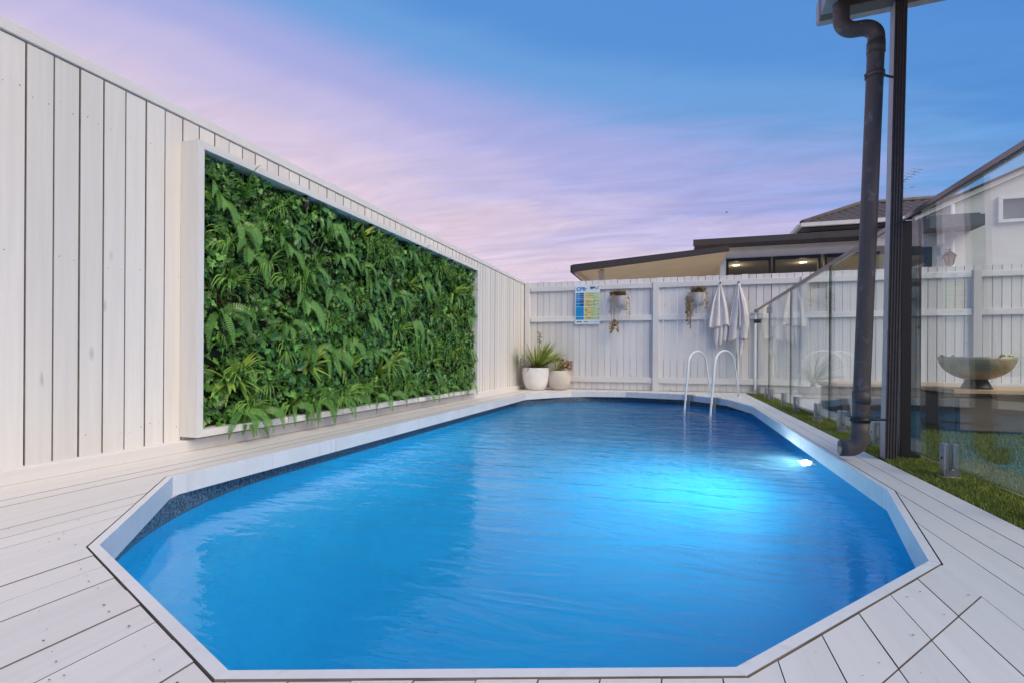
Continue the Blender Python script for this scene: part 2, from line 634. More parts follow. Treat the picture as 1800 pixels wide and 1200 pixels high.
# dark gap sheet under the boards that fill the corners round the rim
O2 = offset_poly(POOL, 0.027)
for i_ in range(len(O2)):
    p_, q_ = O2[i_], O2[(i_ + 1) % len(O2)]
    e_ = Vector((q_[0] - p_[0], q_[1] - p_[1])).normalized()
    n_ = Vector((e_.y, -e_.x)) * 0.75
    mu.poly([(p_[0], p_[1], -0.036 - i_ * 0.0004), (p_[0] + n_.x, p_[1] + n_.y, -0.036 - i_ * 0.0004), (q_[0] + n_.x, q_[1] + n_.y, -0.036 - i_ * 0.0004), (q_[0], q_[1], -0.036 - i_ * 0.0004)])
mu.build('deck_gap_shade', M_plain('deck_gap_black', (0.02, 0.018, 0.016), 0.9), deck)  # dark sheet added under the deck so its gaps read as shade

# turf
t = NT('artificial_turf')
co = t.coord('Object')
t.l.new(t.ramp(t.noise(co, 40, 4), [(0.3, (0.035, 0.06, 0.012)), (0.7, (0.07, 0.11, 0.02))]), t.b.inputs['Base Color'])
t.b.inputs['Roughness'].default_value = 0.9
m_turf = t.m
m_blade = M_leaf('turf_blade', (0.08, 0.12, 0.012), (0.36, 0.42, 0.08), 0.55, 0.25)
mb = MB()
mb.box(1.036, 5.6, -1.5, 5.6, -0.04, -0.004)
mb.box(1.036, 1.32, 5.6, 8.93, -0.04, -0.004)
tag(mb.build('lawn', m_turf), kind='structure')


def grass_patch(name, rects, label):
    m = MB()
    for (x0, x1, y0, y1, cnt, h) in rects:
        for _ in range(cnt):
            x, y = rnd(x0, x1), rnd(y0, y1)
            a = rnd(0, 2 * pi); w = rnd(0.0012, 0.0022) * (1 + h * 20)
            l = rnd(0.5, 1.0) * h; lx, ly = rnd(-.6, .6) * l, rnd(-.6, .6) * l
            tt = random.random()
            m.poly([(x - w * cos(a), y - w * sin(a), -0.004), (x + w * cos(a), y + w * sin(a), -0.004), (x + lx, y + ly, -0.004 + l)], tint=tt)
    tag(m.build(name, m_blade), label, 'grass', kind='stuff')


grass_patch('grass', [(1.036, 1.33, 1.2, 4.2, 26000, 0.020), (1.036, 1.33, 4.2, 8.9, 16000, 0.022), (1.33, 3.2, 2.4, 5.6, 42000, 0.024)],
            'short green artificial grass along the deck and behind the glass fence')
mb = MB()
m_pave = M_plain('pale_paving', (0.52, 0.50, 0.47), 0.7, var=0.08, scale=4)
pav = thing('paving', (0, 0, 0), None, None); pav['kind'] = 'structure'
for i in range(7):
    for j in range(6):
        m = MB()
        m.box(1.324 + i * 0.6, 1.324 + i * 0.6 + 0.595, 5.605 + j * 0.56, 5.605 + j * 0.56 + 0.555, -0.04, -0.002 + rnd(-.001, .001))
        m.build('paver', m_pave, pav)

# ================================================================== swimming pool
pool = thing('swimming_pool', (-0.64, 4.6, -1.25), 'oval above-ground swimming pool with bright blue liner sunk into the white deck', 'pool')
PL = (-0.64, 4.6, -1.25)
oval = []
A_, B_ = 1.60, 1.86
cy0, cy1 = 2.54, 6.74
for k in range(49):
    a = pi + pi * k / 48
    oval.append((-0.64 + A_ * cos(a), cy0 + B_ * sin(a)))
for j in range(1, 12):
    oval.append((-0.64 + A_, cy0 + (cy1 - cy0) * j / 12))
for k in range(49):
    a = pi * k / 48
    oval.append((-0.64 + A_ * cos(a), cy1 + B_ * sin(a)))
for j in range(1, 12):
    oval.append((-0.64 - A_, cy1 + (cy0 - cy1) * j / 12))

t = NT('pool_liner')
co = t.coord('Object')
n1 = t.noise(co, 1.3, 5, 0.6, 0.6)
col = t.ramp(n1, [(0.25, (0.002, 0.46, 0.82)), (0.5, (0.002, 0.53, 0.88)), (0.8, (0.004, 0.60, 0.93))])
spk = t.math('GREATER_THAN', t.noise(co, 130, 2), 0.57)
col = t.mix(t.math('MULTIPLY', spk, 0.18), col, (0.01, 0.16, 0.42))
t.l.new(col, t.b.inputs['Base Color'])
t.b.inputs['Roughness'].default_value = 0.6
m_liner = t.m
t = NT('liner_band')
co = t.coord('Object')
sp = t.noise(co, 95, 3, 0.6)
sp2 = t.noise(co, 210, 2, 0.6)
col = t.ramp(sp, [(0.40, (0.012, 0.02, 0.035)), (0.5, (0.085, 0.13, 0.19)), (0.66, (0.22, 0.28, 0.34))])
col = t.mix(t.math('GREATER_THAN', sp2, 0.62), col, (0.008, 0.012, 0.025))
t.l.new(col, t.b.inputs['Base Color'])
t.b.inputs['Roughness'].default_value = 0.4
m_band = t.m


def ring(m, pts, z0, z1, inward=True):
    n = len(pts); b = len(m.v)
    m.v += [(x, y, z0) for x, y in pts] + [(x, y, z1) for x, y in pts]
    for i in range(n):
        j = (i + 1) % n
        m.face([b + j, b + i, b + n + i, b + n + j], 0, True)


m = MB(); ring(m, oval, -0.215, -0.0845); local(m, PL).build('liner_band', m_band, pool)
m = MB()
nO = len(oval)
prof = [(0, -0.215), (0, -0.62)] + [(0.6 * (1 - cos(k / 10 * pi / 2)), -0.62 - 0.6 * sin(k / 10 * pi / 2)) for k in range(1, 11)]
for d, z in prof:                               # wall running down into a wide cove
    m.v += [(-0.64 + (x + 0.64) * (1 - d / A_), 4.6 + (y - 4.6) * (1 - d / 3.96), z) for x, y in oval]
for q in range(len(prof) - 1):
    for i in range(nO):
        j = (i + 1) % nO
        m.face([q * nO + j, q * nO + i, (q + 1) * nO + i, (q + 1) * nO + j], 0, True)
cen = len(m.v)
for sc_, z in ((0.75, -1.232), (0.5, -1.24), (0.25, -1.245)):        # gently dished floor
    m.v += [(-0.64 + (x + 0.64) * (1 - 0.6 / A_) * sc_, 4.6 + (y - 4.6) * (1 - 0.6 / 3.96) * sc_, z) for x, y in oval]
m.v.append((-0.64, 4.6, -1.247))
for q in range(len(prof) - 1, len(prof) + 2):
    for i in range(nO):
        j = (i + 1) % nO
        m.face([q * nO + j, q * nO + i, (q + 1) * nO + i, (q + 1) * nO + j], 0, True)
for i in range(nO):
    m.face([(len(prof) + 2) * nO + (i + 1) % nO, (len(prof) + 2) * nO + i, len(m.v) - 1], 0, True)
local(m, PL).build('liner', m_liner, pool)
# rim boards on edge, mitred at each corner; the long sides are jointed
segs = []
nP = len(POOL)
for i in range(nP):
    j = (i + 1) % nP
    a, b_, oa, ob = Vector(POOL[i]), Vector(POOL[j]), Vector(RIM[i]), Vector(RIM[j])
    L = (b_ - a).length
    cuts = [0, 1]
    if L > 2: cuts = [0, 0.36, 0.71, 1] if i == 5 else [0, 0.42, 0.80, 1]
    for c0, c1 in zip(cuts, cuts[1:]):
        e = 0.0015 / L
        c0_, c1_ = c0 + (e if c0 > 0 else 0.0004), c1 - (e if c1 < 1 else 0.0004)
        segs.append((a.lerp(b_, c0_), a.lerp(b_, c1_), oa.lerp(ob, c1_), oa.lerp(ob, c0_)))
for s in segs:
    m = MB()
    pts = [tuple(p) for p in s]
    area = sum(pts[i][0] * pts[(i + 1) % 4][1] - pts[(i + 1) % 4][0] * pts[i][1] for i in range(4))
    if area < 0: pts = pts[::-1]
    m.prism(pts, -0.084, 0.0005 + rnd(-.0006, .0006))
    m.m[2 + (0 if area < 0 else 2)] = 1  # outer side darkened so the gap beside the deck reads as shade
    local(m, PL).build('rim_board', [m_cope, m_gap_shade], pool)

# water
t = NT('pool_water')
co = t.coord('Object')
sepw = t.n.new('ShaderNodeSeparateXYZ'); t.l.new(co, sepw.inputs[0])
px_, py_ = sepw.outputs[0], sepw.outputs[1]
w1 = t.noise(t.mapping(co, (2.2, 6.5, 1), (0, 0, radians(14))), 1.0, 3, 0.5, 0.9)
w2 = t.noise(t.mapping(co, (9, 22, 1), (0, 0, radians(-10))), 1.0, 3, 0.5, 1.2)
w3 = t.noise(co, 0.9, 2, 0.5, 0.4)
# swirl of ripples that a return jet drives out from the right-hand wall
vd = t.n.new('ShaderNodeVectorMath'); vd.operation = 'DISTANCE'
t.l.new(co, vd.inputs[0]); vd.inputs[1].default_value = (0.55, 3.6, 0)
jet = t.math('SUBTRACT', 1.0, t.math('MULTIPLY', vd.outputs['Value'], 0.52), True)
ringw = t.math('SINE', t.math('ADD', t.math('MULTIPLY', vd.outputs['Value'], 46.0), t.math('MULTIPLY', w1, 16.0)))
far = t.math('MULTIPLY', t.math('ADD', py_, -2.2), 0.25, True)
amp1 = t.math('ADD', 0.28, t.math('MULTIPLY', far, 2.2))
hgt = t.math('MULTIPLY', w1, amp1)
hgt = t.math('ADD', hgt, t.math('MULTIPLY', t.math('MULTIPLY', w2, 0.26), t.math('ADD', t.math('ADD', 0.12, far), t.math('MULTIPLY', jet, 0.35))))
hgt = t.math('ADD', hgt, t.math('MULTIPLY', t.math('MULTIPLY', ringw, 0.03), jet))
w4 = t.noise(t.mapping(co, (14, 19, 1), (0, 0, radians(35))), 1.0, 2, 0.5, 0.8)
hgt = t.math('ADD', hgt, t.math('ADD', t.math('MULTIPLY', w3, 0.35), t.math('MULTIPLY', w4, 0.05)))
bp = t.n.new('ShaderNodeBump')
bp.inputs['Strength'].default_value = 0.55
bp.inputs['Distance'].default_value = 0.05
t.l.new(hgt, bp.inputs['Height'])
gb = t.n.new('ShaderNodeBsdfGlass')
gb.inputs['Color'].default_value = (0.88, 0.985, 1.0, 1)
gb.inputs['IOR'].default_value = 1.333
gb.inputs['Roughness'].default_value = 0.02
t.l.new(bp.outputs[0], gb.inputs['Normal'])
t.l.new(gb.outputs[0], t.out.inputs[0])
t.n.remove(t.b)
vol = t.n.new('ShaderNodeVolumePrincipled')
vol.inputs['Color'].default_value = (0.45, 0.92, 1.0, 1)
vol.inputs['Density'].default_value = 0.06
vol.inputs['Anisotropy'].default_value = 0.3
t.l.new(vol.outputs[0], t.out.inputs['Volume'])
m_water = t.m
t = NT('pool_water_side')
t.n.remove(t.b)
tb = t.n.new('ShaderNodeBsdfTransparent')
t.l.new(tb.outputs[0], t.out.inputs[0])
vol = t.n.new('ShaderNodeVolumePrincipled')
vol.inputs['Color'].default_value = (0.45, 0.92, 1.0, 1)
vol.inputs['Density'].default_value = 0.06
vol.inputs['Anisotropy'].default_value = 0.3
t.l.new(vol.outputs[0], t.out.inputs['Volume'])
m_water_side = t.m
m = MB()
rows_w = [(0.004, WATER_Z), (0.004, -0.62)] + [(0.004 + 0.6 * (1 - cos(k / 10 * pi / 2)), -0.62 - 0.595 * sin(k / 10 * pi / 2)) for k in range(1, 11)]
for d, z in rows_w:
    m.v += [(-0.64 + (x + 0.64) * (1 - d / A_), 4.6 + (y - 4.6) * (1 - d / 3.96), z) for x, y in oval]
m.face(list(range(nO)))
for q in range(len(rows_w) - 1):
    for i in range(nO):
        j = (i + 1) % nO
        m.face([q * nO + i, (q + 1) * nO + i, (q + 1) * nO + j, q * nO + j], 1, True)
m.face([(len(rows_w) - 1) * nO + nO - 1 - i for i in range(nO)], 1)
tag(m.build('water', [m_water, m_water_side]), kind='structure')

# underwater lamp on the right wall
lp = thing('pool_light', (0.945, 4.25, -0.43), 'round white underwater pool light glowing on the right-hand pool wall', 'light')
m = MB()
for k in range(1):
    prof = [(0.0, 0.008), (0.036, 0.008), (0.044, 0.02), (0.056, 0.02), (0.062, 0.0)]
    m.lathe([(r, z) for r, z in prof], seg=24)
m.v = [(-z, y, x) for x, y, z in m.v]
m.build('bezel', m_whitepl, lp)
m = MB()
m.lathe([(0.001, 0.022), (0.012, 0.019), (0.021, 0.011)], seg=24)
m.v = [(-z, y, x) for x, y, z in m.v]
m.build('lens', M_emit('lamp_lens', (0.93, 0.98, 1.0), 14), lp)
pl_d = bpy.data.lights.new('pool_lamp', 'SPOT')
pl_d.energy = 160
pl_d.spot_size = radians(176)
pl_d.spot_blend = 1.0
pl_d.shadow_soft_size = 0.02
pl_d.color = (0.75, 0.88, 1.0)
pl_o = bpy.data.objects.new('lamp_beam', pl_d)
C.objects.link(pl_o)
pl_o.parent = lp
pl_o.location = (-0.06, 0, 0)
pl_o.rotation_euler = Vector((1, 0.2, -0.12)).to_track_quat('Z', 'Y').to_euler()

# ladder: two white hoops, each with a leg in the water and a foot on the deck
lad = thing('pool_ladder', (0.45, 7.8, 0), 'white tubular pool ladder with two tall hoops over the far corner of the rim', 'ladder')
LL = (0.45, 7.8, 0)


def hoop(wx, wy, dx_, dy_):
    w, d = Vector((wx, wy, 0)), Vector((dx_, dy_, 0))
    pts = []
    for z in (-0.70, -0.45, -0.18, 0.1, 0.3, 0.44):
        f = (z + 0.18) * 0.20
        p = w.lerp(d, f); pts.append((p.x, p.y, z))
    pL, pR = 0.135, 0.80
    for k in range(0, 13):
        a = pi - pi * k / 12
        f = (pL + pR) / 2 + cos(a) * (pR - pL) / 2
        p = w.lerp(d, f); pts.append((p.x, p.y, 0.47 + sin(a) * 0.17))
    for z in (0.4, 0.2, 0.0):
        f = 1.0 - z * 0.42
        p = w.lerp(d, f); pts.append((p.x, p.y, z))
    m = MB(); m.tube(pts, 0.0138, 12)
    return local(m, LL)


hoop(0.10, 7.48, 0.49, 8.45).build('hoop', m_whitepl, lad)
hoop(0.395, 6.87, 0.83, 7.88).build('hoop', m_whitepl, lad)
for z in (-0.30, -0.55):
    m = MB(); m.tube([(0.10, 7.46, z), (0.39, 6.88, z)], 0.022, 8)
    local(m, LL).build('tread', m_whitepl, lad)
for (x, y) in ((0.175, 8.09), (0.50, 7.6)):
    m = MB()
    m.box(-0.028, 0.028, -0.006, 0.006, -0.20, 0.006, 0, 0.003)
    m.box(-0.028, 0.028, -0.006, 0.10, 0.006, 0.012)
    o = m.build('bracket', m_steel, lad)
    o.location = (x - LL[0] - 0.01, y - LL[1] - 0.02, 0.0)
    o.rotation_euler = (0, 0, radians(-57))
for (x, y) in ((0.49, 8.45), (0.83, 7.88)):
    m = MB(); m.lathe([(0.0, 0.016), (0.026, 0.014), (0.03, 0.0)], (x - LL[0], y - LL[1], 0.0), 14)
    m.build('foot', m_whitepl, lad)

# ================================================================== left fence
lf = thing('timber_fence', (FX, 4, 0), 'tall white fence of close vertical boards on the left, behind the plant wall', 'fence')
LO = (FX, 4, 0)
LP = 0.1032
y = 1.459 - LP * 26
variants = []
for v in range(6):
    m = MB()
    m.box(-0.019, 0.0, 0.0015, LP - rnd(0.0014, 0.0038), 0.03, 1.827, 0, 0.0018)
    variants.append(m.edge_faces(1, 1).mesh('board', [m_fence_l, m_gap_shade]))
i = 0
while y < 8.99:
    o = obj('board', variants[random.randrange(6)], lf, (rnd(-0.0015, 0.0015), y - 4, 0), (rnd(-.0006, .0006), 0, 0))
    y += LP; i += 1
m = MB(); m.box(-0.045, 0.008, -5.3, 4.98, 1.8335, 1.885, 0, 0.003); m.build('capping', m_frame, lf)
m = MB(); m.box(-0.03, 0.048, -5.3, 4.95, 0.0, 0.062, 0, 0.003); m.build('kickboard', m_frame, lf)
m = MB(); m.box(-0.03, -0.0225, -5.3, 4.95, 0.02, 1.832); m.build('fence_gap_shade', m_soil, lf)  # dark sheet added behind the boards so the gaps look shaded
nl = MB()
for k in range(0, 85):
    yy = 1.459 - LP * 26 + k * LP
    for z in (0.16, 0.95, 1.62):
        for f in (0.25, 0.75):
            if random.random() < 0.5:
                yc, zc, r = yy + LP * f + rnd(-.006, .006) - 4, z + rnd(-.02, .02), rnd(0.0012, 0.0026)
                nl.poly([(0.0025, yc + r * cos(q * pi / 3), zc + r * 1.2 * sin(q * pi / 3)) for q in range(6)])
tag(nl.build('nail_heads', m_nail, lf), kind='stuff')

# ================================================================== back fence
bf = thing('timber_fence', (1.0, BY, 0), 'white paling fence with rails and posts across the far end of the pool', 'fence')
BP = 0.1075
variants = []
for v in range(8):
    m = MB()
    w = BP - rnd(0.0012, 0.0045)
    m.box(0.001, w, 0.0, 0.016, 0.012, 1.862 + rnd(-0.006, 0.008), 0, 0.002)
    variants.append(m.edge_faces(0, 1).mesh('paling', [m_fence_b, m_gap_shade2]))
x = -2.58
while x < 5.6:
    obj('paling', variants[random.randrange(8)], bf, (x - 1.0, rnd(-0.002, 0.002), 0), (0, rnd(-.0015, .0015), 0))
    x += BP
px0s = (-2.585, -0.385, 1.80, 3.95)
edges = list(px0s) + [5.65]
for q in range(4):
    m = MB(); m.box(0, 0.095 if q else 0.085, -0.062, -0.0005, 0.0, 1.80 if q else 1.865, 0, 0.003)
    obj('post', m.mesh('post', m_fence_b), bf, (px0s[q] - 1.0, 0, 0))
    for z0, z1 in ((1.70, 1.785), (1.165, 1.255), (0.135, 0.225)):
        m = MB(); m.box(px0s[q] + 0.097 - 1.0, edges[q + 1] - 0.002 - 1.0, -0.040, -0.001, z0, z1, 0, 0.003)
        m.build('rail', m_rail_b, bf)

# ================================================================== plant wall
GWY0, GWY1, GWZ0, GWZ1 = 2.172, 6.37, 0.082, 1.697
gw = thing('plant_wall', (FX, 4.27, GWZ0), 'white box frame packed with green artificial ferns and ivy on the fence', 'green wall')
GO = (FX, 4.27, GWZ0)
D0, D1, TH = 0.001, 0.122, 0.040


def gbox(name, pts_yz, mat):                     # pts in the y-z plane (ccw seen from +X), extruded from the fence
    m = MB()
    n = len(pts_yz)
    m.v = [(D0, p[0] - GO[1], p[1] - GO[2]) for p in pts_yz] + [(D1, p[0] - GO[1], p[1] - GO[2]) for p in pts_yz]
    m.face([n - 1 - i for i in range(n)]); m.face([n + i for i in range(n)])
    for i in range(n):
        j = (i + 1) % n
        m.face([i, j, n + j, n + i])
    return m.build(name, mat, gw)


e = 0.0007
gbox('frame_board', [(GWY0, GWZ0 + e), (GWY0 + TH, GWZ0 + TH + e), (GWY0 + TH, GWZ1 - TH - e), (GWY0, GWZ1 - e)], M_wood('frame_side', (0.73, 0.71, 0.69), 2, knots=0.1, dirt_amt=0.6))
gbox('frame_board', [(GWY1, GWZ0 + e), (GWY1, GWZ1 - e), (GWY1 - TH, GWZ1 - TH - e), (GWY1 - TH, GWZ0 + TH + e)], m_frame)
gbox('frame_board', [(GWY0 + e, GWZ1), (GWY0 + TH + e, GWZ1 - TH), (GWY1 - TH - e, GWZ1 - TH), (GWY1 - e, GWZ1)], m_frame)
gbox('frame_board', [(GWY0 + e, GWZ0), (GWY1 - e, GWZ0), (GWY1 - TH - e, GWZ0 + TH), (GWY0 + TH + e, GWZ0 + TH)], m_frame)
m = MB(); m.box(0.002, 0.02, GWY0 + TH + .002 - GO[1], GWY1 - TH - .002 - GO[1], TH + .002, GWZ1 - TH - .002 - GO[2])
m.build('backing_panel', M_plain('dark_backing', (0.012, 0.02, 0.008), 0.9), gw)

m_ivy = M_leaf('ivy_leaf', (0.012, 0.055, 0.012), (0.25, 0.56, 0.095), 0.28, 0.10)
m_ivyl = M_leaf('ivy_fresh', (0.04, 0.17, 0.018), (0.32, 0.62, 0.09), 0.30, 0.12)
m_fern = M_leaf('fern_leaf', (0.04, 0.14, 0.022), (0.27, 0.52, 0.11), 0.34, 0.15)
m_tuft = M_leaf('grass_leaf', (0.07, 0.21, 0.03), (0.36, 0.60, 0.12), 0.42, 0.15)
m_rose = M_leaf('rosette_leaf', (0.10, 0.24, 0.025), (0.45, 0.60, 0.12), 0.42, 0.15)
m_big = M_leaf('broad_leaf', (0.018, 0.08, 0.022), (0.12, 0.30, 0.07), 0.28, 0.08)
m_moss = M_leaf('brown_moss', (0.05, 0.035, 0.012), (0.17, 0.13, 0.04), 0.8, 0.05)

IVY = [(0, 0), (0.36, -0.16), (0.52, 0.16), (0.27, 0.34), (0.36, 0.66), (0.12, 0.62), (0, 1.0), (-0.12, 0.62), (-0.36, 0.66), (-0.27, 0.34), (-0.52, 0.16), (-0.36, -0.16)]
OVAL = [(0, 0), (0.26, 0.25), (0.28, 0.55), (0, 1.0), (-0.28, 0.55), (-0.26, 0.25)]


def leaf(m, p, d, nrm, size, shape, tint, mi=0, cup=0.15):
    d = d.normalized()
    s_ = d.cross(nrm)
    if s_.length < 1e-3: s_ = Vector((0, 1, 0))
    s_.normalize()
    nn = s_.cross(d)
    b = len(m.v)
    c = p + d * size * 0.35
    m.v.append(tuple(c - nn * size * cup * 0.5))
    for (u, w) in shape:
        m.v.append(tuple(p + s_ * (u * size) + d * (w * size) + nn * (size * cup * (abs(u) * 1.2 - (w * w) * 0.5))))
    n = len(shape)
    for i in range(n):
        m.face([b, b + 1 + i, b + 1 + (i + 1) % n], mi, False, min(1, max(0, tint + (0.05 if shape[i][0] > 0 else -0.05))))


def vnoise(y, z, s, seed=0):
    return 0.5 + 0.25 * (sin(y * s * 2.1 + seed * 1.7) * cos(z * s * 2.7 + seed) + sin(y * s * 0.9 - z * s * 1.6 + seed * 2.3))


def ivy_mass(name, mat, cnt, size, depth, sel, shape):
    m = MB()
    for _ in range(cnt):
        yy, zz = rnd(GWY0 + TH + 0.012, GWY1 - TH - 0.012), rnd(GWZ0 + TH + 0.01, GWZ1 - TH - 0.015)
        v = sel(yy, zz)
        if random.random() > v: continue
        lump = vnoise(yy, zz, 9, 5) * 0.6 + vnoise(yy, zz, 21, 8) * 0.4
        xx = 0.022 + depth * (0.05 + 0.95 * min(1.0, max(0.0, (lump - 0.22) * 1.8))) * rnd(0.35, 1.0)
        ang = rnd(-pi, pi)
        d = Vector((rnd(-0.1, 0.55), sin(ang), cos(ang) * 0.8 - 0.35))
        nn = Vector((1, rnd(-.7, .7), rnd(-.2, 0.9)))
        leaf(m, Vector((xx, yy - GO[1], zz - GO[2])), d, nn, rnd(*size), shape, (rnd(0.7, 1.0) if random.random() < 0.22 else random.random() ** 1.5 * 0.6) * (0.4 + 0.6 * lump) + rnd(0, 0.08))  # leaves in the hollows get a darker tint, imitating their shade
    o = m.build(name, mat, gw)
    o['kind'] = 'stuff'
    return o


ivy_mass('ivy_leaves', m_ivy, 12500, (0.026, 0.056), 0.105, lambda y, z: 0.35 + 0.65 * (vnoise(y, z, 3.1, 1) > 0.42), IVY)
ivy_mass('small_leaves', m_ivyl, 7600, (0.016, 0.034), 0.10, lambda y, z: 0.9 if vnoise(y, z, 2.7, 3) > 0.5 else 0.12, OVAL)
ivy_mass('dark_leaves', m_big, 3800, (0.028, 0.05), 0.09, lambda y, z: 0.9 if vnoise(y, z, 2.3, 9) > 0.55 else 0.2, OVAL)


def frond(m, p, d_out, length, droop, width, n=20, mi=0, tint=0.5):
    """arching fern frond: rib with paired leaflets"""
    pos = Vector(p); d = Vector(d_out).normalized()
    step = length / n
    g = Vector((0, 0, -1))
    prev = pos.copy()
    for i in range(n):
        f = i / n
        d = (d + g * droop * (0.35 + f) / n * 4).normalized()
        pos = prev + d * step
        side = d.cross(Vector((1, 0, 0.25)))
        if side.length < 0.05: side = d.cross(Vector((0, 1, 0)))
        side.normalize()
        nrm = side.cross(d)
        w = width * (sin(pi * min(1, 0.12 + f * 0.92)) ** 0.75) + 0.004
        if i > 1:
            for sg in (-1, 1):
                tip = prev + side * sg * w + d * w * 0.35 + nrm * rnd(-.004, .004) - Vector((0, 0, w * 0.12))
                h = step * 0.46
                m.poly([prev - d * h * 0.6, prev + side * sg * w * 0.55 - d * h * 0.4, tip, prev + side * sg * w * 0.5 + d * h * 1.2, prev + d * h], mi, False, min(1, max(0, tint + rnd(-.15, .15))))
        m.poly([prev + side * 0.0016, pos + side * 0.0012, pos - side * 0.0012, prev - side * 0.0016], mi, False, tint * 0.5)
        prev = pos.copy()


def blade(m, p, d_out, length, droop, width, n=6, mi=0, tint=0.5, stiff_curl=0.0):
    pos = Vector(p); d = Vector(d_out).normalized()
    g = Vector((0, 0, -1))
    L = []
    for i in range(n + 1):
        f = i / n
        side = d.cross(Vector((0.6, 0.2, 0.8)))
        if side.length < 0.05: side = Vector((0, 1, 0))
        side.normalize()
        w = width * (1 - f ** 2.2) * (0.55 + 0.9 * min(1, f * 3) * 0.5) + 0.0004
        L.append((pos + side * w, pos - side * w))
        pos = pos + d * (length / n)
        d = (d + g * droop * (0.4 + f) / n * 2.5).normalized()
    b = len(m.v)
    for a, c in L: m.v += [tuple(a), tuple(c)]
    for i in range(n):
        m.face([b + 2 * i, b + 2 * i + 1, b + 2 * i + 3, b + 2 * i + 2], mi, True, min(1, max(0, tint + 0.1 * (i / n - .5))))


def fern_mesh(nf=6, L=0.30, W=0.036):
    m = MB()
    for k in range(nf):
        a = rnd(-1.2, 1.2)
        d = Vector((rnd(0.28, 0.6), sin(a) * 0.9, rnd(0.0, 0.55)))
        frond(m, (0, 0, 0), d, L * rnd(0.75, 1.1), rnd(0.85, 1.3), W * rnd(0.85, 1.15), 22, 0, rnd(0.25, 0.8))
    return m.mesh('fern', m_fern)


def tuft_mesh(nb=34, L=0.27, wid=0.0046):
    m = MB()
    for k in range(nb):
        a = rnd(-1.35, 1.35)
        d = Vector((rnd(0.25, 0.7), sin(a), rnd(-0.1, 0.9)))
        blade(m, (rnd(0, .01), rnd(-.012, .012), rnd(-.012, .012)), d, L * rnd(0.6, 1.1), rnd(0.7, 1.3), wid * rnd(.7, 1.2), 7, 0, rnd(0.1, 1.0))
    return m.mesh('grass_tuft', m_tuft)


def rosette_mesh(nb=20, L=0.15, wid=0.015):
    m = MB()
    for k in range(nb):
        a = rnd(0, 2 * pi)
        r = rnd(0.35, 1.0)
        d = Vector((1.05 - r * 0.85, cos(a) * r, sin(a) * r + 0.12))
        blade(m, (0, 0, 0), d, L * rnd(0.7, 1.05), rnd(0.15, 0.5), wid * rnd(.75, 1.1), 5, 0, rnd(0.2, 1.0))
    return m.mesh('leaf_rosette', m_rose)


def broad_mesh(nb=11):
    m = MB()
    for k in range(nb):
        a = rnd(0, 2 * pi)
        p = Vector((rnd(0.0, 0.05), cos(a) * rnd(.01, .06), sin(a) * rnd(.01, .06)))
        d = Vector((rnd(0.1, .5), cos(a), sin(a) * .8 - .4))
        leaf(m, p, d, Vector((1, 0, 0.5)), rnd(0.05, 0.085), [(0, 0), (0.22, 0.12), (0.34, 0.38), (0.26, 0.7), (0, 1.0), (-0.26, 0.7), (-0.34, 0.38), (-0.22, 0.12)], random.random(), 0, 0.2)
    return m.mesh('broad_leaves', m_big)


def moss_mesh():
    m = MB()
    for k in range(160):
        a = rnd(0, 2 * pi); r = 0.07 * sqrt(random.random())
        blade(m, (0, cos(a) * r, sin(a) * r * 1.4), (rnd(.3, 1), rnd(-.5, .5), rnd(-.6, .4)), rnd(.02, .045), 0.6, 0.0025, 2, 0, random.random())
    return m.mesh('moss_clump', m_moss)


ferns = [fern_mesh(random.choice((5, 6, 7)), rnd(.25, .33), rnd(.032, .042)) for _ in range(6)]
spills = [fern_mesh(3, .24, .024) for _ in range(3)]
tufts = [tuft_mesh(random.choice((28, 36, 42)), rnd(.24, .31)) for _ in range(5)]
roses = [rosette_mesh() for _ in range(4)]
broads = [broad_mesh() for _ in range(3)]
mosses = [moss_mesh() for _ in range(2)]
CY, SY = cos(0.307), sin(0.307)


def wall_at(px, py):                             # where a photo feature sits on the plant wall's face
    X = FX + 0.09
    u, v = (px - 900) / 915, (py - 630) / 915
    rx, ry = u * CY - SY, u * SY + CY
    tt = X / rx
    return tt * ry, 0.52 - v * tt


def put(name, meshes, y, z, dep=0.06, sc=1.0):
    edge = {'grass_tuft': 0.21, 'fern': 0.17, 'leaf_rosette': 0.16}.get(name, 0.09) * sc   # keep growth clear of the side boards
    y = min(max(y, GWY0 + TH + edge), GWY1 - TH - edge * 0.8)
    z = min(z, GWZ1 - 0.19 if name == 'grass_tuft' else GWZ1 - 0.13)
    o = obj(name, random.choice(meshes), gw, (dep + rnd(-.01, .015), y - GO[1], z - GO[2]), (rnd(-.25, .25), rnd(-.1, .1), rnd(-.15, .15)))
    o.scale = (sc * rnd(.8, .95), sc * rnd(.9, 1.1), sc * rnd(.9, 1.1))


